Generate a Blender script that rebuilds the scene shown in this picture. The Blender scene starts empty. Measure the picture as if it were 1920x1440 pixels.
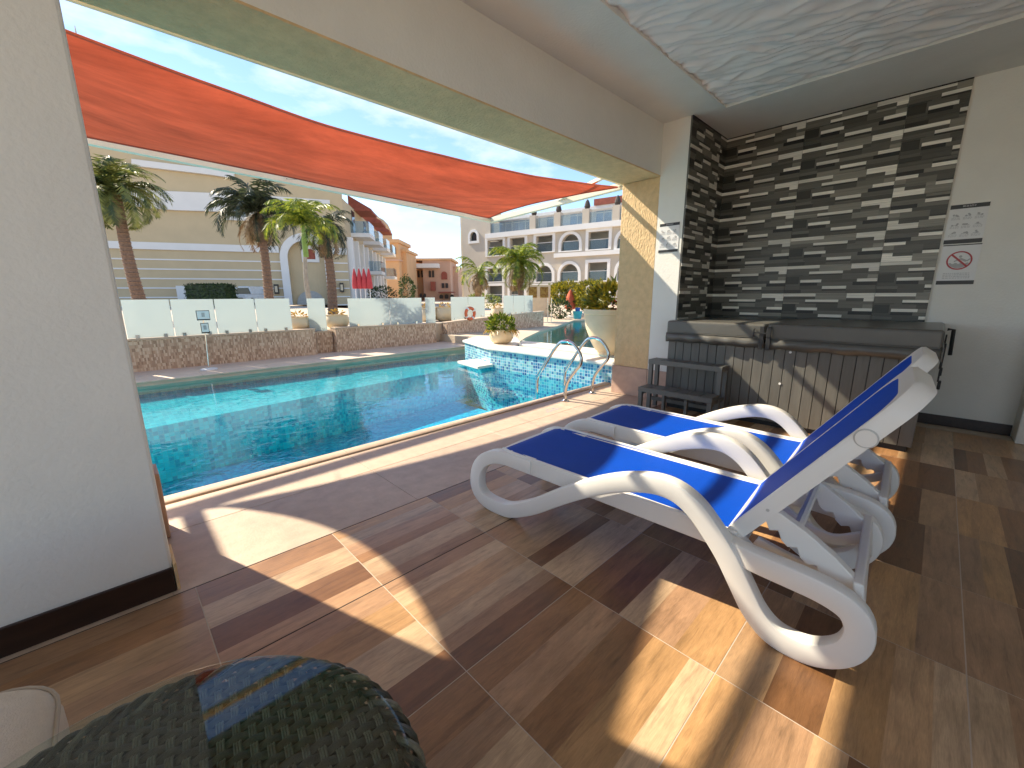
import bpy, bmesh, math, random
from mathutils import Vector, Matrix
random.seed(11)
sc = bpy.context.scene
col = sc.collection
R_ = math.radians
U = random.uniform

# ------------------------------------------------------------------ camera
FOC, CX, CY, HC = 773.05, 960.0, 720.0, 1.25
def _n(v):
    l = math.sqrt(sum(c*c for c in v)); return Vector([c/l for c in v])
def _cr(u, v): return Vector(((u-CX)/FOC, -(v-CY)/FOC, -1.0))
_A = _n(_cr(1770, 550)); _B = _n(_cr(188, 557)); _C = _A.cross(_B).normalized(); _B = _C.cross(_A)
ROT = Matrix((_A, _B, _C))
EYE = Vector((0, 0, HC))
def ray(u, v): return ROT @ _cr(u, v)
def onz(u, v, z=0.0):
    d = ray(u, v); return EYE + d*((z-HC)/d.z)
def onx(u, v, x):
    d = ray(u, v); return EYE + d*(x/d.x)
def ony(u, v, y):
    d = ray(u, v); return EYE + d*(y/d.y)
FW = (ROT @ Vector((0, 0, -1))); FW.z = 0; FW.normalize()
RT = Vector((FW.y, -FW.x, 0))
def atd(u, v, dep):                      # point on a pixel's ray at a horizontal distance along the view axis
    d = ray(u, v); return EYE + d*(dep/d.dot(FW))
cam = bpy.data.cameras.new('camera'); camo = bpy.data.objects.new('camera', cam); col.objects.link(camo)
camo.matrix_world = Matrix.Translation(EYE) @ ROT.to_4x4()
cam.sensor_width = 36; cam.lens = FOC/1920*36; cam.clip_start = .02; cam.clip_end = 2000
sc.camera = camo

# ------------------------------------------------------------------ world, sun, exposure
SUN = Vector((.345, -1, -.896)).normalized()       # direction the light travels
w = bpy.data.worlds.new('World'); sc.world = w; w.use_nodes = True
nt = w.node_tree; nt.nodes.clear()
def nd(t, ty, **k):
    n = t.nodes.new(ty)
    for a, b in k.items(): setattr(n, a, b)
    return n
out = nd(nt, 'ShaderNodeOutputWorld'); bg = nd(nt, 'ShaderNodeBackground'); sky = nd(nt, 'ShaderNodeTexSky')
sky.sky_type = 'NISHITA'; sky.sun_disc = False; sky.sun_elevation = R_(40.3); sky.sun_rotation = R_(-19)
sky.air_density = .8; sky.dust_density = .05; sky.ozone_density = 1.6
bg.inputs[1].default_value = .063
tc = nd(nt, 'ShaderNodeTexCoord'); mp = nd(nt, 'ShaderNodeMapping'); mp.inputs[3].default_value = (1, 1, 2.6)
nz = nd(nt, 'ShaderNodeTexNoise'); nz.inputs['Scale'].default_value = 3.4; nz.inputs['Detail'].default_value = 9; nz.inputs['Roughness'].default_value = .58
cr = nd(nt, 'ShaderNodeValToRGB'); cr.color_ramp.elements[0].position = .5; cr.color_ramp.elements[1].position = .74
mx = nd(nt, 'ShaderNodeMixRGB'); mx.inputs[2].default_value = (4.6, 4.7, 4.9, 1)
L = nt.links.new
L(tc.outputs['Generated'], mp.inputs[0]); L(mp.outputs[0], nz.inputs['Vector']); L(nz.outputs[0], cr.inputs[0])
L(cr.outputs[0], mx.inputs[0]); L(sky.outputs[0], mx.inputs[1]); L(mx.outputs[0], bg.inputs[0]); L(bg.outputs[0], out.inputs[0])
sl = bpy.data.lights.new('sun', 'SUN'); sl.energy = 2.3; sl.angle = R_(.6); sl.color = (1, .88, .69)
so = bpy.data.objects.new('sun', sl); col.objects.link(so)
so.rotation_euler = SUN.to_track_quat('-Z', 'Y').to_euler(); so.location = (-5, 12, 12)
sc.view_settings.view_transform = 'Standard'; sc.view_settings.look = 'None'
sc.view_settings.exposure = 2.2; sc.view_settings.gamma = 1
sc.render.engine = 'CYCLES'
sc.cycles.max_bounces = 10; sc.cycles.diffuse_bounces = 6; sc.cycles.transparent_max_bounces = 10; sc.cycles.glossy_bounces = 3
sc.cycles.caustics_reflective = False; sc.cycles.caustics_refractive = False

# ------------------------------------------------------------------ materials
MT = {}
def newmat(name):
    m = bpy.data.materials.new(name); m.use_nodes = True; MT[name] = m
    return m, m.node_tree, m.node_tree.nodes['Principled BSDF']
def M(name, base, rough=.6, var=.12, scale=6, stretch=(1, 1, 1), bump=0, bscale=40, bstretch=(1, 1, 1), spec=.5, metal=0, rnd=0, coat=0, dirt=0, coords='Position'):
    m, t, p = newmat(name); l = t.links.new
    p.inputs['Roughness'].default_value = rough; p.inputs['Specular IOR Level'].default_value = spec
    p.inputs['Metallic'].default_value = metal; p.inputs['Coat Weight'].default_value = coat
    g = nd(t, 'ShaderNodeNewGeometry'); src = g.outputs['Position']
    if coords == 'Object': src = nd(t, 'ShaderNodeTexCoord').outputs['Object']
    mp = nd(t, 'ShaderNodeMapping'); mp.inputs[3].default_value = stretch; l(src, mp.inputs[0])
    n = nd(t, 'ShaderNodeTexNoise'); n.inputs['Scale'].default_value = scale; n.inputs['Detail'].default_value = 6; n.inputs['Roughness'].default_value = .6
    l(mp.outputs[0], n.inputs['Vector'])
    r = nd(t, 'ShaderNodeValToRGB'); e = r.color_ramp.elements
    e[0].position = .3; e[1].position = .7
    e[0].color = [max(0, c*(1-var)) for c in base]+[1]; e[1].color = [min(1, c*(1+var)) for c in base]+[1]
    l(n.outputs[0], r.inputs[0]); c = r.outputs[0]
    if dirt:
        n3 = nd(t, 'ShaderNodeTexNoise'); n3.inputs['Scale'].default_value = 1.3; n3.inputs['Detail'].default_value = 7; l(src, n3.inputs['Vector'])
        r3 = nd(t, 'ShaderNodeMapRange'); r3.inputs[1].default_value = .35; r3.inputs[2].default_value = .7; r3.inputs[3].default_value = 1-dirt; r3.inputs[4].default_value = 1; l(n3.outputs[0], r3.inputs[0])
        mm = nd(t, 'ShaderNodeMixRGB', blend_type='MULTIPLY'); mm.inputs[0].default_value = 1; l(c, mm.inputs[1]); l(r3.outputs[0], mm.inputs[2]); c = mm.outputs[0]
    if rnd:
        oi = nd(t, 'ShaderNodeObjectInfo'); mr = nd(t, 'ShaderNodeMapRange'); mr.inputs[3].default_value = 1-rnd; mr.inputs[4].default_value = 1+rnd
        l(oi.outputs['Random'], mr.inputs[0]); h = nd(t, 'ShaderNodeHueSaturation'); l(mr.outputs[0], h.inputs['Value']); l(c, h.inputs['Color']); c = h.outputs[0]
    l(c, p.inputs['Base Color'])
    if bump:
        mp2 = nd(t, 'ShaderNodeMapping'); mp2.inputs[3].default_value = bstretch; l(src, mp2.inputs[0])
        n2 = nd(t, 'ShaderNodeTexNoise'); n2.inputs['Scale'].default_value = bscale; n2.inputs['Detail'].default_value = 5; l(mp2.outputs[0], n2.inputs['Vector'])
        b = nd(t, 'ShaderNodeBump'); b.inputs['Strength'].default_value = bump; b.inputs['Distance'].default_value = .01
        l(n2.outputs[0], b.inputs['Height']); l(b.outputs[0], p.inputs['Normal'])
    return m
def mosaic(name, cols, size, rough=.15, grout=(.55, .6, .6), aniso=(1, 1, 1), gw=.1, big=.0):
    """small square tiles, one flat colour each"""
    m, t, p = newmat(name); l = t.links.new; p.inputs['Roughness'].default_value = rough
    g = nd(t, 'ShaderNodeNewGeometry')
    ad = nd(t, 'ShaderNodeVectorMath', operation='ADD'); ad.inputs[1].default_value = (.0037, .0041, .0043); l(g.outputs['Position'], ad.inputs[0])
    sc_ = nd(t, 'ShaderNodeVectorMath', operation='MULTIPLY'); sc_.inputs[1].default_value = [1/(size*q) for q in aniso]; l(ad.outputs[0], sc_.inputs[0])
    fl = nd(t, 'ShaderNodeVectorMath', operation='FLOOR'); l(sc_.outputs[0], fl.inputs[0])
    fr = nd(t, 'ShaderNodeVectorMath', operation='FRACTION'); l(sc_.outputs[0], fr.inputs[0])
    wn = nd(t, 'ShaderNodeTexWhiteNoise'); wn.noise_dimensions = '3D'; l(fl.outputs[0], wn.inputs['Vector'])
    n = nd(t, 'ShaderNodeTexNoise'); n.inputs['Scale'].default_value = 2.2; l(g.outputs['Position'], n.inputs['Vector'])
    ma = nd(t, 'ShaderNodeMath', operation='MULTIPLY_ADD'); ma.inputs[1].default_value = big; l(n.outputs[0], ma.inputs[0])
    sb = nd(t, 'ShaderNodeMath', operation='SUBTRACT'); sb.inputs[1].default_value = big*.5; l(wn.outputs[0], sb.inputs[0]); l(sb.outputs[0], ma.inputs[2])
    r = nd(t, 'ShaderNodeValToRGB'); r.color_ramp.interpolation = 'CONSTANT'
    while len(r.color_ramp.elements) < len(cols): r.color_ramp.elements.new(.5)
    for i, c in enumerate(cols): r.color_ramp.elements[i].position = i/len(cols); r.color_ramp.elements[i].color = (*c, 1)
    l(ma.outputs[0], r.inputs[0])
    sx = nd(t, 'ShaderNodeSeparateXYZ'); l(fr.outputs[0], sx.inputs[0])
    # grout mask only across axes lying in the surface (the normal picks them)
    sn = nd(t, 'ShaderNodeSeparateXYZ'); l(g.outputs['True Normal'], sn.inputs[0])
    fac = None
    for i in range(3):
        lt = nd(t, 'ShaderNodeMath', operation='LESS_THAN'); lt.inputs[1].default_value = gw; l(sx.outputs[i], lt.inputs[0])
        ab = nd(t, 'ShaderNodeMath', operation='ABSOLUTE'); l(sn.outputs[i], ab.inputs[0])
        l2 = nd(t, 'ShaderNodeMath', operation='LESS_THAN'); l2.inputs[1].default_value = .8; l(ab.outputs[0], l2.inputs[0])
        mu = nd(t, 'ShaderNodeMath', operation='MULTIPLY'); l(lt.outputs[0], mu.inputs[0]); l(l2.outputs[0], mu.inputs[1])
        if fac is None: fac = mu.outputs[0]
        else:
            mxx = nd(t, 'ShaderNodeMath', operation='MAXIMUM'); l(fac, mxx.inputs[0]); l(mu.outputs[0], mxx.inputs[1]); fac = mxx.outputs[0]
    mix = nd(t, 'ShaderNodeMixRGB'); mix.inputs[2].default_value = (*grout, 1); l(fac, mix.inputs[0]); l(r.outputs[0], mix.inputs[1])
    l(mix.outputs[0], p.inputs['Base Color'])
    return m
def glassy(name, tint, rough=0.0, ior=1.45, bump=0, bscale=3, bdist=.02, diffuse=0, dcol=(.8, .9, .9), bstretch=(1, 1, 1)):
    m = bpy.data.materials.new(name); m.use_nodes = True; t = m.node_tree; t.nodes.clear(); l = t.links.new; MT[name] = m
    o = nd(t, 'ShaderNodeOutputMaterial'); f = nd(t, 'ShaderNodeLayerWeight'); f.inputs[0].default_value = .5
    r0 = ((ior-1)/(ior+1))**2; pw = nd(t, 'ShaderNodeMath', operation='POWER'); pw.inputs[1].default_value = 5; l(f.outputs['Facing'], pw.inputs[0])
    ma = nd(t, 'ShaderNodeMath', operation='MULTIPLY_ADD'); ma.inputs[1].default_value = 1-r0; ma.inputs[2].default_value = r0; l(pw.outputs[0], ma.inputs[0])
    tr = nd(t, 'ShaderNodeBsdfTransparent'); tr.inputs[0].default_value = (*tint, 1)
    gl = nd(t, 'ShaderNodeBsdfGlossy'); gl.inputs['Roughness'].default_value = rough
    mx = nd(t, 'ShaderNodeMixShader'); l(ma.outputs[0], mx.inputs[0])
    base = tr.outputs[0]
    if diffuse:
        d = nd(t, 'ShaderNodeBsdfDiffuse'); d.inputs[0].default_value = (*dcol, 1); ts = nd(t, 'ShaderNodeBsdfTranslucent'); ts.inputs[0].default_value = (*dcol, 1)
        m1 = nd(t, 'ShaderNodeMixShader'); m1.inputs[0].default_value = .62; l(d.outputs[0], m1.inputs[1]); l(ts.outputs[0], m1.inputs[2])
        m2 = nd(t, 'ShaderNodeMixShader'); m2.inputs[0].default_value = diffuse; l(tr.outputs[0], m2.inputs[1]); l(m1.outputs[0], m2.inputs[2]); base = m2.outputs[0]
    l(base, mx.inputs[1]); l(gl.outputs[0], mx.inputs[2]); l(mx.outputs[0], o.inputs[0])
    if bump:
        g = nd(t, 'ShaderNodeNewGeometry'); mp = nd(t, 'ShaderNodeMapping'); mp.inputs[3].default_value = bstretch; l(g.outputs['Position'], mp.inputs[0])
        n = nd(t, 'ShaderNodeTexNoise'); n.inputs['Scale'].default_value = bscale; n.inputs['Detail'].default_value = 4; n.inputs['Distortion'].default_value = .6; l(mp.outputs[0], n.inputs['Vector'])
        b = nd(t, 'ShaderNodeBump'); b.inputs['Strength'].default_value = bump; b.inputs['Distance'].default_value = bdist; l(n.outputs[0], b.inputs['Height'])
        l(b.outputs[0], f.inputs['Normal']); l(b.outputs[0], gl.inputs['Normal'])
    return m
def leafmat(name, c1, c2, trans=.35, scale=9):
    m = bpy.data.materials.new(name); m.use_nodes = True; t = m.node_tree; t.nodes.clear(); l = t.links.new; MT[name] = m
    o = nd(t, 'ShaderNodeOutputMaterial'); g = nd(t, 'ShaderNodeNewGeometry'); n = nd(t, 'ShaderNodeTexNoise'); n.inputs['Scale'].default_value = scale; n.inputs['Detail'].default_value = 3
    l(g.outputs['Position'], n.inputs['Vector']); r = nd(t, 'ShaderNodeValToRGB'); r.color_ramp.elements[0].position = .38; r.color_ramp.elements[1].position = .64
    r.color_ramp.elements[0].color = (*c1, 1); r.color_ramp.elements[1].color = (*c2, 1); l(n.outputs[0], r.inputs[0])
    p = nd(t, 'ShaderNodeBsdfPrincipled'); p.inputs['Roughness'].default_value = .45; l(r.outputs[0], p.inputs['Base Color'])
    ts = nd(t, 'ShaderNodeBsdfTranslucent'); l(r.outputs[0], ts.inputs[0])
    mx = nd(t, 'ShaderNodeMixShader'); mx.inputs[0].default_value = trans; l(p.outputs[0], mx.inputs[1]); l(ts.outputs[0], mx.inputs[2]); l(mx.outputs[0], o.inputs[0])
    return m

def woodmat(name, c):
    m, t, p = newmat(name); l = t.links.new
    g = nd(t, 'ShaderNodeNewGeometry'); oi = nd(t, 'ShaderNodeObjectInfo')
    ml = nd(t, 'ShaderNodeMath', operation='MULTIPLY'); ml.inputs[1].default_value = 37; l(oi.outputs['Random'], ml.inputs[0])
    ad = nd(t, 'ShaderNodeVectorMath', operation='ADD'); l(g.outputs['Position'], ad.inputs[0]); l(ml.outputs[0], ad.inputs[1])
    def nz(st, sc, det, ro=.6, dist=0):
        mp = nd(t, 'ShaderNodeMapping'); mp.inputs[3].default_value = st; l(ad.outputs[0], mp.inputs[0])
        n = nd(t, 'ShaderNodeTexNoise'); n.inputs['Scale'].default_value = sc; n.inputs['Detail'].default_value = det; n.inputs['Roughness'].default_value = ro; n.inputs['Distortion'].default_value = dist
        l(mp.outputs[0], n.inputs['Vector']); return n.outputs[0]
    n1 = nz((1.0, 9, 1), 4.5, 8, .62, .9); n2 = nz((1.4, 3.2, 1), 3.0, 4); n3 = nz((7, 75, 1), 5, 3)
    r = nd(t, 'ShaderNodeValToRGB'); e = r.color_ramp.elements; e[0].position = .28; e[1].position = .74
    e[0].color = (*[x*.68 for x in c], 1); e[1].color = (*[min(1, x*1.22) for x in c], 1)
    m0 = r.color_ramp.elements.new(.47); m0.color = (*c, 1); l(n1, r.inputs[0])
    def mul(col, fac, lo, hi, a=.3, b=.7):
        mr = nd(t, 'ShaderNodeMapRange'); mr.inputs[1].default_value = a; mr.inputs[2].default_value = b; mr.inputs[3].default_value = lo; mr.inputs[4].default_value = hi; l(fac, mr.inputs[0])
        mm = nd(t, 'ShaderNodeMixRGB', blend_type='MULTIPLY'); mm.inputs[0].default_value = 1; l(col, mm.inputs[1]); l(mr.outputs[0], mm.inputs[2]); return mm.outputs[0]
    k = mul(r.outputs[0], n2, .78, 1.12); k = mul(k, n3, .84, 1.06); k = mul(k, oi.outputs['Random'], .88, 1.1, 0, 1)
    l(k, p.inputs['Base Color'])
    rr = nd(t, 'ShaderNodeMapRange'); rr.inputs[3].default_value = .24; rr.inputs[4].default_value = .42; l(n2, rr.inputs[0]); l(rr.outputs[0], p.inputs['Roughness'])
    b = nd(t, 'ShaderNodeBump'); b.inputs['Strength'].default_value = .1; b.inputs['Distance'].default_value = .004; l(n3, b.inputs['Height']); l(b.outputs[0], p.inputs['Normal'])
M('plaster', (.8, .79, .735), .75, .03, 3, bump=.25, bscale=60, dirt=.05)
M('plaster_warm', (.8, .79, .73), .75, .03, 3, bump=.25, bscale=60, dirt=.05)
M('ceiling_relief', (.86, .85, .82), .7, .03, 5)
M('stucco', (.76, .54, .29), .85, .1, 14, bump=1.0, bscale=55, bstretch=(1, 1, .45), dirt=.12)
M('plinth_stone', (.5, .34, .26), .55, .12, 9, bump=.1, bscale=30)
M('skirting', (.03, .014, .009), .35, .3, 5, stretch=(1, 6, 6))
M('deck_stone', (.54, .405, .3), .5, .13, 10, bump=.12, bscale=70, dirt=.14, rnd=.05)
M('coping_stone', (.55, .42, .31), .55, .1, 12, bump=.1, bscale=60, dirt=.1, rnd=.04)
M('joint', (.5, .42, .34), .9, .1)
M('far_stone', (.68, .53, .41), .6, .1, 5, dirt=.12)
M('joint_dark', (.02, .018, .016), .9, .1)
for i, c in enumerate([(.31, .16, .07), (.46, .285, .15), (.2, .095, .04), (.53, .365, .22), (.38, .225, .125), (.45, .26, .115)]):
    woodmat('wood%d' % i, c)
TONES = {'k': (.007, .007, .006), 'd': (.028, .027, .02), 'm': (.075, .071, .056), 'g': (.13, .123, .1), 'l': (.23, .218, .18), 'w': (.78, .75, .66)}
for k, c in TONES.items(): M('strip_'+k, c, .38, .22, 7, stretch=(4, .5, 22), rnd=.16)
M('tile_body', (.12, .115, .1), .6)
M('tub_board', (.125, .119, .103), .5, .16, 5, stretch=(3, 3, .4), rnd=.09, bump=.1, bscale=30, bstretch=(4, 4, .3))
M('tub_base', (.02, .02, .02), .7)
M('cover_vinyl', (.1, .097, .086), .3, .1, 4, bump=.3, bscale=9)
M('cover_dark', (.055, .055, .05), .3, .12, 4, bump=.35, bscale=7)
M('strap', (.015, .015, .015), .5)
M('step_plastic', (.13, .132, .12), .5, .08, 5)
M('white_plastic', (.8, .78, .73), .33, .03, 3, spec=.5, dirt=.07)
M('plastic_dot', (.5, .49, .46), .4)
M('steel', (.62, .6, .58), .14, .04, 5, metal=1)
M('frame_paint', (.72, .6, .4), .5, .07, 4)
M('frame_cream', (.76, .7, .56), .5, .06, 4)
M('sign_white', (.74, .74, .73), .4, .02)
M('sign_black', (.02, .02, .02), .4)
M('sign_grey', (.4, .4, .4), .5)
M('sign_red', (.4, .02, .03), .4)
M('sign_pale', (.5, .5, .5), .5)
M('wicker', (.042, .042, .029), .42, .5, 60, coords='Object', rnd=.1)
M('wicker_light', (.13, .128, .09), .4, .5, 60, coords='Object', rnd=.1)
M('wicker_dark', (.012, .012, .01), .7)
M('cushion', (.62, .56, .48), .9, .05, 60, bump=.35, bscale=300)
M('piping', (.45, .4, .34), .9)
M('bowl', (.68, .56, .38), .6, .07, 6, dirt=.08)
M('soil', (.05, .035, .025), .95)
M('white_coping', (.74, .7, .62), .5, .06, 6)
M('bark', (.2, .125, .085), .9, .3, 20, bump=.8, bscale=30, bstretch=(1, 1, 2.4))
M('bark_pale', (.36, .31, .25), .9, .2, 12, bump=.6, bscale=20)
M('crownshaft', (.2, .3, .04), .4, .2, 6)
M('wall_beige', (.57, .45, .28), .85, .04, .6, dirt=.05)
M('wall_white', (.75, .73, .7), .8, .03, .8)
M('wall_greige', (.55, .48, .39), .85, .04, .6, dirt=.04)
M('wall_room', (.6, .57, .52), .85, .03, 1)
M('wall_peach', (.62, .37, .19), .85, .07, .5)
M('wall_pink', (.58, .36, .25), .85, .06, .5)
M('wall_dark', (.05, .04, .035), .8)
M('roof_red', (.3, .08, .05), .8, .2, 3)
M('door_paint', (.42, .41, .38), .6)
M('dark_glass', (.03, .04, .045), .08, .3, .8)
M('blue_glass', (.32, .4, .5), .1, .2, .8)
M('car_white', (.7, .7, .68), .2)
M('rubber', (.02, .02, .02), .8)
M('ground', (.52, .42, .31), .85, .1, .6, bump=.2, bscale=5)
M('terrace', (.5, .42, .33), .85, .08, .8)
M('ring_orange', (.65, .14, .05), .5)
M('umbrella_orange', (.6, .11, .05), .85)
M('umbrella_white', (.7, .67, .6), .85)
M('umbrella_red', (.45, .05, .06), .85)
M('plastic_blue', (.02, .1, .4), .4)
M('plastic_cyan', (.03, .4, .5), .4)
M('lamp_iron', (.03, .025, .02), .5)
mosaic('pool_mosaic', [(.0, .32, .5), (.003, .39, .57), (.008, .46, .63), (.0, .26, .44), (.02, .53, .68), (.005, .42, .59)], .05, grout=(.04, .4, .5), gw=.1, big=.3)
mosaic('riser_mosaic_lit', [(.0, .52, .64), (.01, .62, .72), (.03, .7, .78), (.0, .42, .56), (.05, .76, .82), (.01, .58, .68)], .05, grout=(.1, .6, .64), gw=.1, big=.3)  # brighter than the basin mosaic: light scattered underwater is put into the colour
mosaic('shelf_mosaic', [(.01, .4, .5), (.02, .46, .56), (.04, .53, .61), (.01, .36, .47), (.07, .58, .66)], .05, grout=(.2, .55, .6), gw=.08, big=.3)
mosaic('island_mosaic', [(.05, .22, .38), (.14, .46, .55), (.03, .13, .3), (.3, .58, .62), (.08, .3, .45), (.22, .5, .5)], .05, grout=(.55, .62, .62), gw=.14, big=.4)
mosaic('pebble_wall', [(.42, .28, .19), (.52, .37, .26), (.6, .45, .32), (.46, .31, .21), (.33, .215, .14), (.63, .5, .37)], .03, rough=.6, aniso=(.75, .75, 1.9), grout=(.45, .34, .25), gw=.06, big=.2)
glassy('water', (.45, .92, .98), 0.0, 1.33, bump=.16, bscale=3.4, bdist=.03, bstretch=(1, 1.3, 1))
glassy('table_glass', (.86, .9, .88), 0, 1.52)
glassy('glass_rail', (.8, .9, .9), .05, 1.4, diffuse=.86, dcol=(.58, .625, .63))
glassy('glass_clear', (.78, .85, .88), .02, 1.45, diffuse=.16, dcol=(.5, .6, .66))
leafmat('palm_green', (.04, .065, .02), (.3, .31, .08), .35, 4)
leafmat('palm_bright', (.07, .13, .015), (.34, .36, .04), .45)
leafmat('palm_dark', (.02, .032, .018), (.07, .085, .04))
leafmat('palm_dry', (.22, .13, .06), (.38, .26, .13), .25)
leafmat('leaf_lime', (.05, .09, .01), (.28, .32, .03), .4, 14)
leafmat('leaf_croton', (.06, .09, .015), (.42, .33, .02), .4, 9)
leafmat('leaf_dark', (.02, .04, .012), (.06, .1, .02), .3, 6)
leafmat('leaf_orange', (.3, .16, .03), (.5, .34, .08), .4)
leafmat('flower_red', (.4, .03, .02), (.55, .08, .03), .3)
# blue woven sling, orange sail: both let some light through
def fabric(name, c, trans, rough, fine, bump=.3, big=.12, stretch=(1, 1, 1)):
    m = bpy.data.materials.new(name); m.use_nodes = True; t = m.node_tree; t.nodes.clear(); l = t.links.new; MT[name] = m
    o = nd(t, 'ShaderNodeOutputMaterial'); tcx = nd(t, 'ShaderNodeTexCoord'); mp = nd(t, 'ShaderNodeMapping'); mp.inputs[3].default_value = stretch; l(tcx.outputs['Object'], mp.inputs[0])
    n = nd(t, 'ShaderNodeTexNoise'); n.inputs['Scale'].default_value = 2.5; n.inputs['Detail'].default_value = 8; n.inputs['Roughness'].default_value = .7; l(mp.outputs[0], n.inputs['Vector'])
    r = nd(t, 'ShaderNodeValToRGB'); r.color_ramp.elements[0].position = .3; r.color_ramp.elements[1].position = .72
    r.color_ramp.elements[0].color = (*[x*(1-big) for x in c], 1); r.color_ramp.elements[1].color = (*[min(1, x*(1+big)) for x in c], 1); l(n.outputs[0], r.inputs[0])
    p = nd(t, 'ShaderNodeBsdfPrincipled'); p.inputs['Roughness'].default_value = rough; p.inputs['Specular IOR Level'].default_value = .2; l(r.outputs[0], p.inputs['Base Color'])
    ts = nd(t, 'ShaderNodeBsdfTranslucent'); l(r.outputs[0], ts.inputs[0])
    mx = nd(t, 'ShaderNodeMixShader'); mx.inputs[0].default_value = trans; l(p.outputs[0], mx.inputs[1]); l(ts.outputs[0], mx.inputs[2]); l(mx.outputs[0], o.inputs[0])
    wv = nd(t, 'ShaderNodeTexChecker'); wv.inputs['Scale'].default_value = fine; l(tcx.outputs['Object'], wv.inputs[0])
    b = nd(t, 'ShaderNodeBump'); b.inputs['Strength'].default_value = bump; b.inputs['Distance'].default_value = .002; l(wv.outputs[1], b.inputs['Height']); l(b.outputs[0], p.inputs['Normal'])
    return m
fabric('sling', (.0, .075, .55), .22, .55, 320, .25, .1)
fabric('sail_cloth', (.48, .085, .04), .3, .8, 60, .1, .35, (.5, 1.6, 1))

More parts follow.
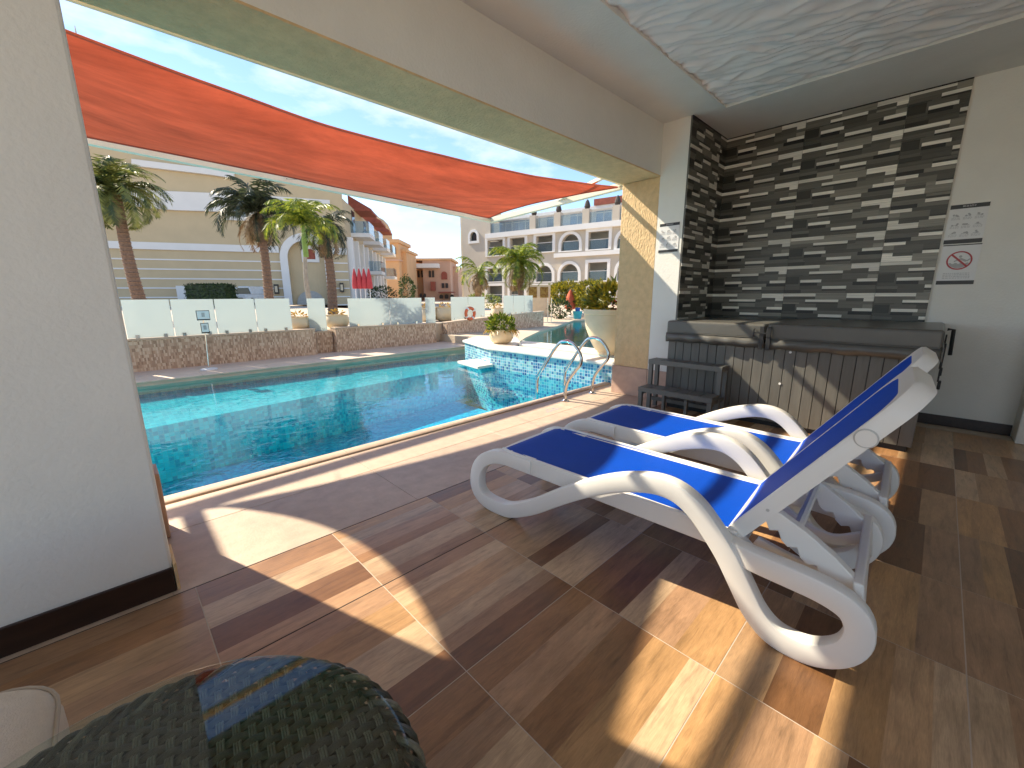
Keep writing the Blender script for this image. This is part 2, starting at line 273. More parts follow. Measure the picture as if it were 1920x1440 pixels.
# ------------------------------------------------------------------ mesh helpers
class MB:
    def __init__(s): s.v = []; s.f = []
    def add(s, vs, fs):
        b = len(s.v); s.v += [tuple(v) for v in vs]; s.f += [tuple(b+i for i in f) for f in fs]; return s
    def box(s, x0, x1, y0, y1, z0, z1):
        return s.add([(x0,y0,z0),(x1,y0,z0),(x1,y1,z0),(x0,y1,z0),(x0,y0,z1),(x1,y0,z1),(x1,y1,z1),(x0,y1,z1)],
                     [(0,3,2,1),(4,5,6,7),(0,1,5,4),(1,2,6,5),(2,3,7,6),(3,0,4,7)])
    def obox(s, m, hx, hy, hz):
        c = [m @ Vector((x*hx, y*hy, z*hz)) for z in (-1, 1) for x, y in ((-1,-1),(1,-1),(1,1),(-1,1))]
        return s.add(c, [(0,3,2,1),(4,5,6,7),(0,1,5,4),(1,2,6,5),(2,3,7,6),(3,0,4,7)])
    def bar(s, a, b, wd, th, up=(0, 0, 1)):          # box along a-b
        a = Vector(a); b = Vector(b); d = (b-a); ln = d.length; d.normalize(); up = Vector(up)
        sd = d.cross(up).normalized(); u2 = sd.cross(d)
        m = Matrix((( d.x, sd.x, u2.x, (a.x+b.x)/2), (d.y, sd.y, u2.y, (a.y+b.y)/2), (d.z, sd.z, u2.z, (a.z+b.z)/2), (0,0,0,1)))
        return s.obox(m, ln/2, wd/2, th/2)
    def tube(s, pts, r, n=10, caps=True, closed=False):
        pts = [Vector(p) for p in pts]; N = len(pts); rs = r if isinstance(r, (list, tuple)) else [r]*N
        T = []
        for i in range(N):
            a = pts[(i-1) % N] if (closed or i) else pts[0]; b = pts[(i+1) % N] if (closed or i < N-1) else pts[-1]
            T.append((b-a).normalized())
        up = Vector((0, 0, 1)) if abs(T[0].z) < .9 else Vector((1, 0, 0)); nrm = (up - T[0]*up.dot(T[0])).normalized()
        vs = []
        for i in range(N):
            nrm = (nrm - T[i]*nrm.dot(T[i])).normalized(); bi = T[i].cross(nrm)
            for k in range(n):
                a = 2*math.pi*k/n; vs.append(pts[i]+(nrm*math.cos(a)+bi*math.sin(a))*rs[i])
        fs = [(i*n+k, i*n+(k+1) % n, ((i+1) % N)*n+(k+1) % n, ((i+1) % N)*n+k) for i in range(N if closed else N-1) for k in range(n)]
        if caps and not closed: fs += [tuple(range(n))[::-1], tuple((N-1)*n+k for k in range(n))]
        return s.add(vs, fs)
    def sweep(s, pts, sec, side, closed=False, caps=True):
        """section points (a,b): a along the in-plane normal, b along the fixed side axis"""
        pts = [Vector(p) for p in pts]; N = len(pts); side = Vector(side); n = len(sec); vs = []
        for i in range(N):
            a = pts[(i-1) % N] if (closed or i) else pts[0]; b = pts[(i+1) % N] if (closed or i < N-1) else pts[-1]
            t = (b-a).normalized(); nr = side.cross(t).normalized()
            vs += [pts[i]+nr*p+side*q for p, q in sec]
        fs = [(i*n+k, i*n+(k+1) % n, ((i+1) % N)*n+(k+1) % n, ((i+1) % N)*n+k) for i in range(N if closed else N-1) for k in range(n)]
        if caps and not closed: fs += [tuple(range(n))[::-1], tuple((N-1)*n+k for k in range(n))]
        return s.add(vs, fs)
    def lathe(s, prof, c, n=32):
        c = Vector(c); vs = []
        for r, z in prof:
            vs += [(c.x+r*math.cos(2*math.pi*k/n), c.y+r*math.sin(2*math.pi*k/n), c.z+z) for k in range(n)]
        fs = [(i*n+k, i*n+(k+1) % n, (i+1)*n+(k+1) % n, (i+1)*n+k) for i in range(len(prof)-1) for k in range(n)]
        fs += [tuple(range(n))[::-1], tuple((len(prof)-1)*n+k for k in range(n))]
        return s.add(vs, fs)
    def prism(s, poly, f, d0, d1):                    # poly [(a,b)], f(a,b,d)->point
        n = len(poly); vs = [f(a, b, d0) for a, b in poly]+[f(a, b, d1) for a, b in poly]
        return s.add(vs, [tuple(range(n)), tuple(range(2*n-1, n-1, -1))]+[(i, (i+1) % n, n+(i+1) % n, n+i) for i in range(n)])
    def build(s, name, mat, parent=None, smooth=False, bevel=0, seg=2, recalc=True, origin=None):
        off = ROOT.get(parent, Vector((0, 0, 0))) if parent else (Vector(origin) if origin else Vector((0, 0, 0)))
        me = bpy.data.meshes.new(name); me.from_pydata([(v[0]-off.x, v[1]-off.y, v[2]-off.z) for v in s.v], [], s.f)
        if recalc:
            bm = bmesh.new(); bm.from_mesh(me); bmesh.ops.recalc_face_normals(bm, faces=bm.faces); bm.to_mesh(me); bm.free()
        me.materials.append(MT[mat])
        if smooth:
            for p in me.polygons: p.use_smooth = True
            try: me.set_sharp_from_angle(angle=R_(42))
            except Exception: pass
        o = bpy.data.objects.new(name, me); col.objects.link(o)
        if parent: o.parent = parent; ROOT[o] = off
        else: o.location = off; ROOT[o] = off
        if bevel:
            b = o.modifiers.new('bevel', 'BEVEL'); b.width = bevel; b.segments = seg; b.limit_method = 'ANGLE'; b.angle_limit = R_(40)
        return o
ROOT = {}
def tag(o, label=None, cat=None, group=None, kind=None):
    if label: o['label'] = label
    if cat: o['category'] = cat
    if group: o['group'] = group
    if kind: o['kind'] = kind
    return o
def thing(name, loc, label, cat, group=None):
    o = bpy.data.objects.new(name, None); col.objects.link(o); o.location = loc; o.empty_display_size = .1; ROOT[o] = Vector(loc)
    return tag(o, label, cat, group)
def copy_tree(o, parent=None):
    c = o.copy(); col.objects.link(c); c.parent = parent
    for ch in list(o.children): copy_tree(ch, c)
    return c
def B(name, mat, dims, parent=None, **k): return MB().box(*dims).build(name, mat, parent, **k)
def holed(name, outline, holes, f, depth, mat, parent=None, back=False):
    """flat wall with openings: face filled around the holes, reveals of the given depth"""
    bm = bmesh.new(); edges = []
    rings = [outline]+holes
    for ring in rings:
        vs = [bm.verts.new((a, b, 0)) for a, b in ring]
        edges += [bm.edges.new((vs[i], vs[(i+1) % len(vs)])) for i in range(len(vs))]
    bmesh.ops.triangle_fill(bm, edges=edges, use_beauty=True, use_dissolve=False)
    bm.verts.index_update()
    mb = MB(); mb.add([f(v.co.x, v.co.y, 0) for v in bm.verts], [[v.index for v in fc.verts] for fc in bm.faces])
    if back: mb.add([f(v.co.x, v.co.y, depth) for v in bm.verts], [[v.index for v in fc.verts][::-1] for fc in bm.faces])
    bm.free()
    for ring in rings:
        n = len(ring)
        mb.add([f(a, b, 0) for a, b in ring]+[f(a, b, depth) for a, b in ring], [(i, (i+1) % n, n+(i+1) % n, n+i) for i in range(n)])
    return mb.build(name, mat, parent)
def archpoly(x0, x1, z0, z1, n=12):
    r = (x1-x0)/2; cx = (x0+x1)/2
    zs = z1-r
    if zs < z0: zs = z0
    return [(x0, z0), (x1, z0)]+[(cx+r*math.cos(math.pi*k/n), zs+(z1-zs)*math.sin(math.pi*k/n)) for k in range(n+1)]
def rectpoly(x0, x1, z0, z1): return [(x0, z0), (x1, z0), (x1, z1), (x0, z1)]
def rrect(hx, hy, r, n=5):                           # octagon-like rounded section
    o = []
    for cx, cy, a0 in ((hx-r, hy-r, 0), (-hx+r, hy-r, 90), (-hx+r, -hy+r, 180), (hx-r, -hy+r, 270)):
        o += [(cx+r*math.cos(R_(a0+90*k/(n-1))), cy+r*math.sin(R_(a0+90*k/(n-1)))) for k in range(n)]
    return o
def smooth_path(pts, sub=3):                          # Catmull-Rom
    P = [Vector(p) for p in pts]; o = []
    for i in range(len(P)-1):
        p0 = P[max(i-1, 0)]; p1 = P[i]; p2 = P[i+1]; p3 = P[min(i+2, len(P)-1)]
        for k in range(sub):
            t = k/sub
            o.append(.5*((2*p1)+(p2-p0)*t+(2*p0-5*p1+4*p2-p3)*t*t+(3*p1-p0-3*p2+p3)*t**3))
    return o+[P[-1]]
UNIT = {}
def piece(name, mat, x0, x1, y0, y1, z0, z1, parent, bev=.0012):
    """a small slab sharing one mesh per material and size class (the box is scaled)"""
    key = mat
    if key not in UNIT:
        mb = MB(); mb.box(-.5, .5, -.5, .5, -.5, .5); me = bpy.data.meshes.new(name); me.from_pydata(mb.v, [], mb.f); me.materials.append(MT[mat]); UNIT[key] = me
    o = bpy.data.objects.new(name, UNIT[key]); col.objects.link(o); off = ROOT.get(parent, Vector())
    o.parent = parent; o.location = ((x0+x1)/2-off.x, (y0+y1)/2-off.y, (z0+z1)/2-off.z); o.scale = (x1-x0, y1-y0, z1-z0)
    return o

# ================================================================== STRUCTURE: veranda shell
XB, YS, ZC, XP = 5.625, 2.076, 3.056, 4.64
# ---- wood-look tiled floor
TP = .5925
floor = B('floor', 'joint', (-3.2, XB+.2, -2.6, 2.1105, -.12, -.0008)); tag(floor, kind='structure'); ROOT[floor] = Vector()
rows = [2.1125-.0015, 1.5405, .946, .351, -.2415, -.834, -1.4265, -2.0]
cols = [.108+TP*k for k in range(-5, 10)]
MAIN = [0, 1, 2, 3, 4, 5]
nplank = 0
grid = sorted([(i, j) for i in range(len(cols)-1) for j in range(len(rows)-1)], key=lambda q: (cols[q[0]]+.3)**2+(rows[q[1]]-.3)**2)
for i, j in grid:
    if True:
        x0, x1 = cols[i], min(cols[i+1], XB); y1, y0 = rows[j], rows[j+1]
        if x1 - x0 < .1: continue
        if x0 > 4.5 and y0 > -.1: continue               # under the hot tub
        cx, cy = (x0+x1)/2, (y0+y1)/2
        g = .002; gy0 = .002; gy1 = .002
        if abs(y1-1.5405) < .001: gy1 = .0032
        if abs(y0-1.5405) < .001: gy0 = .0032
        rel = (Vector((cx, cy, 0))-EYE); dp = rel.dot(FW)
        vis = dp > .25 and abs(rel.dot(RT)) < dp*1.5+.6 and x0 > -.7
        n = random.choice([4, 5, 5, 6]); ws = [U(.55, 1.5) for _ in range(n)]; tot = sum(ws); yy = y0+gy0; span = (y1-y0)-gy0-gy1
        tile = MB().box(x0+g, x1-g, y0+gy0, y1-gy1, -.0042, -.0015).build('floor_tile', 'joint', floor)
        last = -1
        parts = []
        for q in ws:
            h = span*q/tot
            k = random.choice([c for c in MAIN if c != last]); last = k
            parts.append((k, yy, yy+h)); yy += h
        if vis and nplank < 300:
            nplank += len(parts)
            for k, a, b in parts: piece('plank', 'wood%d' % k, x0+g, x1-g, a, b, -.0015, 0, tile)
        else:
            for kk in set(q[0] for q in parts):
                mb = MB()
                for k, a, b in parts:
                    if k == kk: mb.box(x0+g, x1-g, a, b, -.0015, 0)
                tag(mb.build('plank', 'wood%d' % kk, tile), kind='stuff')

MB().box(-3.2, 4.43, 1.5379, 1.5431, -.0041, -.0003).build('expansion_joint', 'joint_dark', floor)
MB().box(-3.2, 5.6, 2.1114, 2.1152, -.0041, -.0003).build('expansion_joint', 'joint_dark', floor)
# ---- pool-side stone deck and coping
deck = B('pool_deck', 'joint', (-3.2, 5.05, 2.113, 3.23, -.3, -.004)); tag(deck, kind='structure'); ROOT[deck] = Vector()
for k in range(-4, 4):
    x0 = 1.232+1.2*k; x1 = x0+1.2
    if x1 > 5.05: x1 = 5.05
    for y0, y1, m in ((2.116, 2.738, 'deck_stone'), (2.741, 3.155, 'coping_stone')):
        B('deck_slab', m, (x0+.0012, x1-.0012, y0, y1, -.02, 0), deck, bevel=.0012, seg=1)
    # rounded nosing over the water
    prof = [(0, -.03), (0, .012), (.015, .02), (.09, .02), (.108, .012), (.115, -.005), (.108, -.022), (.095, -.03)]
    MB().prism(prof, lambda a, b, d: (d, 3.157+a, b), x0+.0012, x1-.0012).build('coping_nosing', 'coping_stone', deck, smooth=True)
mark = MB()                                              # faint worn stencil on the coping
for k, (a, b, h) in enumerate([(0, .03, .1), (.05, .09, .04), (.05, .09, .1), (.11, .12, .1), (.14, .2, .05), (.14, .2, .1), (.22, .24, .1)]):
    mark.box(3.3+a, 3.3+b, 2.93-h, 2.93-h+.018, .0005, .0012)
M('stencil', (.33, .33, .42), .7)
tag(mark.build('depth_marking', 'stencil', deck))

# ---- pillars, lintel beam, walls, ceiling
def pillar_l():
    p = thing('pillar', (-.8, 2.5, 0), 'wide off-white pillar with dark brown skirting beside the rattan table', 'pillar')
    MB().box(-3.2, .05, 2.155, 2.34, 0, ZC).build('plaster_face', 'plaster', p, bevel=.012)
    MB().box(-3.2, .05, 2.341, 2.86, 0, 2.527).build('stucco_cladding', 'stucco', p, bevel=.006)
    MB().box(-.5, .08, 2.68, 2.872, 0, .362).build('plinth', 'plinth_stone', p, bevel=.006)
    MB().box(-3.2, .047, 2.141, 2.1545, 0, .112).build('skirting', 'skirting', p, bevel=.003)
    MB().box(.0505, .062, 2.142, 2.34, 0, .13).build('corner_trim', 'stucco', p, bevel=.003)
pillar_l()
bm_ = thing('lintel_beam', (2, 2.6, 2.5), 'deep lintel beam over the open veranda front with beige stucco underside', 'beam')
MB().box(-3.2, XP+.002, 2.39, 2.845, 2.54, ZC+.02).build('plaster_core', 'plaster', bm_)
MB().box(-3.2, XP, 2.386, 2.858, 2.528, 2.54).build('soffit_stucco', 'stucco', bm_)
MB().box(-3.2, 9, 2.846, 2.862, 2.54, 3.6).build('facade_stucco', 'stucco', bm_)
rp = thing('pillar', (XP, 2.5, 0), 'pillar of beige stucco and white plaster between the pool ladder and the tiled niche', 'pillar')
MB().box(XP, 9, 2.39, 2.86, .36, 2.528).build('stucco_cladding', 'stucco', rp, bevel=.006)
MB().box(XP-.016, 9, 2.388, 2.876, 0, .36).build('plinth', 'plinth_stone', rp, bevel=.005)
MB().box(XP+.001, 5.9, YS+.016, 2.3895, .36, ZC).build('plaster_face', 'plaster_warm', rp)
MB().box(XP-.012, 5.9, YS+.018, 2.3875, 0, .3595).build('plinth', 'plinth_stone', rp, bevel=.004)
# back wall with its skirting
bw = thing('plaster_wall', (XB, -.5, 0), 'plain white plaster wall with dark skirting behind the hot tub', 'wall')
MB().box(XB+.012, XB+.2, -2.6, YS+.3, 0, ZC).build('plaster_face', 'plaster_warm', bw)
MB().box(XB-.004, XB+.0115, -.6, .4, 0, .1).build('skirting', 'skirting', bw, bevel=.002)
MB().box(XB-.26, XB+.0115, -.95, -.604, 0, ZC).build('return_pier', 'plaster', bw, bevel=.01)
fill_block = thing('plaster_wall', (3.4, -2.6, 0), 'white plaster wall closing part of the veranda opposite the pool', 'wall')  # unseen partial wall, added to hold back sky fill from behind
MB().box(.9, XB+.0115, -2.8, -2.602, 0, ZC).build('plaster_face', 'plaster', fill_block)
# ceiling: plain border, slightly recessed rippled panel
ce = thing('ceiling', (2, 0, ZC), 'white veranda ceiling with a rippled relief panel', 'ceiling'); ce['kind'] = 'structure'
for d in ((-3.2, XB+.2, 1.78, 2.389, ZC, ZC+.1), (4.71, XB+.2, -2.6, 1.7795, ZC, ZC+.1)):
    MB().box(*d).build('ceiling_border', 'plaster', ce)
MB().box(-3.4, 9, -2.8, 2.845, ZC+.12, ZC+.5).build('roof_slab', 'plaster', ce)
from mathutils import noise
def ripple(x, y):
    wx = x + .12*noise.noise((x*1.7, y*1.3, 3))+.04*noise.noise((x*5, y*4, 8)); wy = y+.1*noise.noise((x*2.1, y*1.6, 5))
    a = noise.noise((wx*12.5+wy*3.2, wy*3.6-wx*.8, 1.7)); b = noise.noise((wx*27+wy*6.5, wy*7.6, 9.1))
    return .024*(1-abs(a)*2.1)+.01*b
mb = MB(); nx, ny = 330, 240; X0, X1, Y0, Y1 = .6, 4.7095, -1.35, 1.7795
mb.v = [(X0+(X1-X0)*i/nx, Y0+(Y1-Y0)*j/ny, ZC+.036-ripple(X0+(X1-X0)*i/nx, Y0+(Y1-Y0)*j/ny)) for j in range(ny+1) for i in range(nx+1)]
mb.f = [(j*(nx+1)+i, (j+1)*(nx+1)+i, (j+1)*(nx+1)+i+1, j*(nx+1)+i+1) for j in range(ny) for i in range(nx)]
mb.build('relief_panel', 'ceiling_relief', ce, smooth=False, recalc=False)
for p in bpy.data.objects['relief_panel'].data.polygons: p.use_smooth = True
for d in ((-3.2, .6, -2.6, 1.7795, ZC+.022, ZC+.1), (.6, 4.71, -2.6, -1.35, ZC+.022, ZC+.1)):
    MB().box(*d).build('ceiling_border', 'ceiling_relief', ce)

# ---- strip-mosaic tiled niche: ceramic tiles of 80 x 30 cm built of raised strips
S9 = [(0,.38,0,1,'w'),(.38,.72,0,2,'l'),(.72,1,0,1.5,'w'),(0,.38,1,2,'g'),(.72,.9,1.5,2.5,'m'),(.9,1,1.5,2.5,'w'),
      (0,.27,2,3,'g'),(.27,.64,2,2.8,'w'),(.64,.72,2,3,'m'),(.72,.9,2.5,3,'g'),(.9,1,2.5,3.4,'g'),
      (0,.2,3,3.5,'m'),(.27,.64,2.8,3.3,'d'),(0,.16,3.5,6,'d'),(.16,.4,3.3,4.6,'g'),(.4,.64,3.3,4.6,'m'),(.64,.9,3,4.6,'g'),(.9,1,3.4,4.6,'l'),
      (.18,.42,4.6,5.5,'w'),(.42,.8,4.6,5.6,'m'),(.8,1,4.6,5.5,'w'),(.18,.38,5.5,6.5,'k'),(.38,.76,5.6,6.6,'g'),(.76,1,5.5,6.6,'k'),
      (0,.18,6,7,'m'),(.18,.44,6.5,7.6,'m'),(.44,.7,6.7,7.6,'w'),(.7,1,6.6,7.8,'g'),
      (0,.2,7,7.8,'g'),(0,.2,7.8,9,'d'),(.2,.44,7.6,9,'m'),(.44,.7,7.6,8.2,'d'),(.44,.7,8.2,9,'g'),(.7,1,7.8,9,'m')]
tw = thing('tiled_wall', (XB, 1.0, 1.0), 'grey, black and white strip-mosaic tiled niche wall above the hot tub', 'wall')
TW, TH = .795, .3
nstrip = 0
def ctile(face, a0, a1, full0, z1, flip):
    """face 'b' = back wall (a is y, runs from the corner), 's' = side wall (a is x)"""
    global nstrip
    z0 = max(z1-TH, .93)
    if face == 'b':
        body = MB().box(XB, XB+.0125, min(a0, a1)+.001, max(a0, a1)-.001, z0+.001, z1-.001).build('wall_tile', 'tile_body', tw)
    else:
        body = MB().box(min(a0, a1)+.001, max(a0, a1)-.001, YS, YS+.0155, z0+.001, z1-.001).build('wall_tile', 'tile_body', tw)
    small = (face == 's')
    joined = {}
    for (u0, u1, r0, r1, k) in S9:
        if flip: u0, u1, r0, r1 = 1-u1, 1-u0, 9-r1, 9-r0
        s = 1 if a1 > a0 else -1
        p0 = full0+s*u0*TW; p1 = full0+s*u1*TW; lo, hi = min(p0, p1), max(p0, p1)
        lo = max(lo, min(a0, a1)+.0012); hi = min(hi, max(a0, a1)-.0012)
        if hi-lo < .004: continue
        zt = z1-r0*TH/9; zb = z1-r1*TH/9
        zt = min(zt, z1-.001); zb = max(zb, z0+.001)
        if zt-zb < .004: continue
        if k in 'gm' and random.random() < .25: k = random.choice('gmlm')
        th = {'k': .0035, 'd': .003, 'm': .004, 'g': .0045, 'l': .005, 'w': .006}[k]+U(-.0007, .0007)
        if face == 'b': box = (XB-th, XB, lo, hi, zb+.0004, zt-.0004)
        else: box = (lo, hi, YS-th, YS, zb+.0004, zt-.0004)
        if nstrip < 300 and not small:
            piece('strip', 'strip_'+k, *box, body); nstrip += 1
        else: joined.setdefault(k, MB()).box(*box)
    for k, mbx in joined.items(): tag(mbx.build('strip', 'strip_'+k, body), kind='stuff')
cells = []
for r in range(7):
    z1 = ZC-r*TH
    cells.append(('b', 1.285, .488, 1.285, z1, False)); cells.append(('b', .488, .09, .488, z1, r in (2, 3, 4)))
    cells.append(('b', YS, 1.285, YS+.003, z1, False))
for r in range(7):
    z1 = ZC-r*TH
    cells.append(('s', XB-.2, 4.642, XB-.2, z1, True)); cells.append(('s', XB-.0065, XB-.2, XB-.0065, z1, False))
cells.sort(key=lambda c: (c[0] == 's', ))
for c in cells: ctile(*c)
# grout line and black trim along the top
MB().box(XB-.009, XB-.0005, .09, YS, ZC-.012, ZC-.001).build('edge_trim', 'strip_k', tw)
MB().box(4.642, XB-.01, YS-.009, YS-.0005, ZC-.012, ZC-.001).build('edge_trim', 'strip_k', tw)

# ================================================================== POOL
WZ = -.075
pool = thing('pool_basin', (0, 6, 0), 'swimming pool basin lined with turquoise mosaic', 'pool'); pool['kind'] = 'structure'
PX0, PX1, PY0, PY1, PZ = -14, 5.06, 3.235, 8.29, -.95
MB().add([(PX0, PY0, PZ), (PX1, PY0, PZ), (PX1, PY1, PZ), (PX0, PY1, PZ)], [(0, 1, 2, 3)]).build('basin_floor', 'pool_mosaic', pool, recalc=False)
MB().add([(PX0, PY0, PZ), (PX1, PY0, PZ), (PX1, PY0, -.02), (PX0, PY0, -.02)], [(0, 1, 2, 3)]).build('basin_wall', 'pool_mosaic', pool, recalc=False)
MB().add([(PX0, PY1, PZ), (PX1+3, PY1, PZ), (PX1+3, PY1, -.02), (PX0, PY1, -.02)], [(0, 1, 2, 3)]).build('basin_wall', 'pool_mosaic', pool, recalc=False)
MB().add([(PX0, PY0, PZ), (PX0, PY1, PZ), (PX0, PY1, -.02), (PX0, PY0, -.02)], [(0, 1, 2, 3)]).build('basin_wall', 'pool_mosaic', pool, recalc=False)
sh = [(PX0, 5.0), (.13, 6.24), (5.7, 7.05), (5.7, PY1), (PX0, PY1)]
mb = MB(); mb.add([(a, b, -.25) for a, b in sh], [(0, 1, 2, 3, 4)]); mb.build('sun_shelf', 'shelf_mosaic', pool, recalc=False)
mb = MB(); mb.add([(a, b, z) for z in (PZ, -.25) for a, b in sh[:3]], [(0, 1, 4, 3), (1, 2, 5, 4)]); mb.build('shelf_riser', 'riser_mosaic_lit', pool, recalc=False)
wat = MB().add([(PX0, PY0+.002, WZ), (PX1+2.0, PY0+.002, WZ), (PX1+2.0, PY1-.002, WZ), (PX0, PY1-.002, WZ)], [(0, 1, 2, 3)]).build('pool_water', 'water', recalc=False)
tag(wat, kind='structure')
# far pool deck
fd = B('coping_deck', 'far_stone', (-14, 6.7, PY1-.03, 9.6, -.2, -.001)); tag(fd, kind='structure'); ROOT[fd] = Vector()
for k in range(-10, 7):
    B('coping_slab', 'far_stone', (k*1.0+.002, k*1.0+.998, PY1-.06, PY1+.38, -.022, .004), fd, bevel=.006)

# ---- mosaic island wall with stone slabs, dividing the two pools
il = thing('pool_island', (5.3, 5, 0), 'blue mosaic dividing wall with cream stone top carrying the planters', 'pool wall')
isl = [(5.05, 2.9), (5.02, 5.72), (5.46, 7.05), (6.2, 7.5), (6.6, 6.6), (6.05, 5.9), (6.0, 2.9)]
def xyz(a, b, d): return (a, b, d)
MB().prism(isl, xyz, PZ, .262).build('mosaic_body', 'island_mosaic', il)
def inset(poly, d):
    cx = sum(p[0] for p in poly)/len(poly); cy = sum(p[1] for p in poly)/len(poly)
    return [(a+(d if a > cx else -d), b+(d if b > cy else -d)) for a, b in poly]
front = [(5.01, 2.95), (4.98, 5.74), (5.43, 7.09), (6.22, 7.55), (6.62, 6.62), (6.05, 5.95), (5.5, 5.55), (5.42, 2.95)]
MB().prism(front, xyz, .2625, .312).build('stone_slab', 'white_coping', il, bevel=.012)
rear = [(5.5, 2.95), (5.56, 5.5), (6.05, 5.9), (6.0, 2.95)]
MB().prism(rear, xyz, .2625, .345).build('stone_slab', 'white_coping', il, bevel=.012)
lg = MB(); lg.prism([(4.63, 5.62), (5.0, 5.62), (5.3, 6.35), (4.78, 6.42)], xyz, -.045, .008)
tag(lg.build('stone_ledge', 'white_coping', bevel=.01), 'cream stone ledge jutting over the water from the mosaic wall', 'ledge')

# ---- second, higher pool and the ground beyond
P2 = [(6.08, 3.0), (6.1, 5.9), (6.75, 6.7), (7.6, 7.3), (9.3, 8.35), (11, 9.15), (14.4, 10.95), (16.5, 10.0), (16.5, 3.0)]
gr = holed('ground', [(6.02, 2.92), (500, 2.92), (500, 700), (-500, 700), (-500, 9.75), (6.68, 9.75), (6.68, 7.7), (6.05, 5.95)], [P2], lambda a, b, d: (a, b, .19-d), .9, 'ground')
tag(gr, kind='structure')
mb = MB(); mb.add([(a, b, -.7) for a, b in P2], [tuple(range(len(P2)))]); b2 = mb.build('raised_pool_basin', 'shelf_mosaic', recalc=False); tag(b2, kind='structure')
mb = MB(); mb.add([(a, b, .14) for a, b in P2], [tuple(range(len(P2)))]); b2 = mb.build('raised_pool_water', 'water', recalc=False); tag(b2, kind='structure')
tr = MB().box(-300, 10.85, 9.72, 400, -.3, .5).build('terrace', 'terrace'); tag(tr, kind='structure')
lowg = MB().box(-300, -3.45, -200, 3.2, -.4, -.1).box(-3.45, 400, -200, -2.85, -.4, -.1).build('garden_ground', 'ground'); tag(lowg, kind='structure')

# ---- low pebble-mosaic walls with frosted glass panels
def pebble(name, x0, x1, y, z0, z1a, z1b, label, dep=.2):
    mb = MB(); mb.add([(x0, y, z0), (x1, y, z0), (x1, y+dep, z0), (x0, y+dep, z0), (x0, y, z1a), (x1, y, z1b), (x1, y+dep, z1b), (x0, y+dep, z1a)],
                      [(0, 3, 2, 1), (4, 5, 6, 7), (0, 1, 5, 4), (1, 2, 6, 5), (2, 3, 7, 6), (3, 0, 4, 7)])
    t = thing(name, (x0, y, z0), label, 'wall'); mb.build('mosaic_face', 'pebble_wall', t)
    mb = MB(); mb.add([(x0-.01, y-.015, z1a), (x1+.01, y-.015, z1b), (x1+.01, y+dep+.02, z1b), (x0-.01, y+dep+.02, z1a), (x0-.01, y-.015, z1a+.03), (x1+.01, y-.015, z1b+.03), (x1+.01, y+dep+.02, z1b+.03), (x0-.01, y+dep+.02, z1a+.03)],
                      [(0, 3, 2, 1), (4, 5, 6, 7), (0, 1, 5, 4), (1, 2, 6, 5), (2, 3, 7, 6), (3, 0, 4, 7)])
    mb.build('wall_cap', 'coping_stone', t)
    return t
pebble('mosaic_wall', -6, 3.22, 9.42, -.001, .53, .53, 'long low pebble-mosaic wall behind the small sign stand')
pebble('mosaic_wall', 3.225, 3.66, 9.62, -.001, .45, .45, 'short set-back pebble-mosaic wall piece between two longer walls', .09)
pebble('mosaic_wall', 3.68, 6.36, 9.46, -.001, .53, .5, 'low pebble-mosaic wall between the two wall gaps')
pebble('mosaic_wall', 6.75, 10.8, 9.5, -.001, .5, .69, 'low pebble-mosaic wall with the orange life ring hung above')
def pane(x0, x1, y, z0, z1, label, grp='frosted glass panels along the pool wall', z0b=None, z1b=None):
    z0b = z0 if z0b is None else z0b; z1b = z1 if z1b is None else z1b
    t = thing('glass_panel', ((x0+x1)/2, y, min(z0, z0b)), label, 'glass panel', grp)
    mb = MB(); mb.add([(x0, y, z0), (x1, y, z0b), (x1, y+.012, z0b), (x0, y+.012, z0), (x0, y, z1), (x1, y, z1b), (x1, y+.012, z1b), (x0, y+.012, z1)],
                      [(0, 3, 2, 1), (4, 5, 6, 7), (0, 1, 5, 4), (1, 2, 6, 5), (2, 3, 7, 6), (3, 0, 4, 7)])
    mb.build('pane', 'glass_rail', t)
    for q in (.2, .8):
        xq = x0+(x1-x0)*q; zq = z0+(z0b-z0)*q; MB().box(xq-.025, xq+.025, y-.014, y+.026, zq-.01, zq+.05).build('clamp', 'steel', t)
gx = [ony(u, 600, 9.44).x for u in (232, 324, 406, 482, 548)]
nm = ['frosted glass panel by the off-white pillar edge', 'frosted glass panel behind the sign stand', 'frosted glass panel between the sign stand panel and the end panel', 'frosted glass panel ending beside the cream planter bowl']
for i in range(4): pane(gx[i]+.007, gx[i+1]-.007, 9.46, .565, 1.205, nm[i])
pane(-1.0, gx[0]-.05, 9.46, .565, 1.205, 'frosted glass panel hidden mostly by the off-white pillar')
pane(ony(579, 600, 9.68).x, ony(612, 600, 9.68).x, 9.68, .485, 1.2, 'narrow frosted glass gate panel in the wall gap')
g2 = [ony(u, 600, 9.5).x for u in (655, 732, 792)]
pane(g2[0], g2[1]-.007, 9.5, .555, 1.195, 'frosted glass panel on the middle wall next to the planter gap')
pane(g2[1]+.007, g2[2], 9.5, .55, 1.195, 'frosted glass panel on the middle wall next to the steps')
pane(ony(799, 600, 9.62).x, ony(817, 600, 9.62).x, 9.62, .4, 1.2, 'slim frosted glass panel standing at the steps')
g3 = [ony(u, 590, 9.52).x for u in (848, 880, 911)]
pane(g3[0], g3[1]-.007, 9.56, .57, 1.21, 'frosted glass panel beside the orange life ring', z0b=.6)
pane(g3[1]+.007, g3[2], 9.56, .6, 1.21, 'frosted glass panel carrying the orange life ring', z0b=.63)
us = (944, 963, 983, 999)
for i in range(3):
    pane(ony(us[i], 580, 9.56).x+.008, ony(us[i+1], 580, 9.56).x-.008, 9.56, .66, 1.24, ('frosted glass panel right behind the small bowl planter', 'frosted glass panel two past the small bowl planter', 'frosted glass panel three past the small bowl planter')[i])

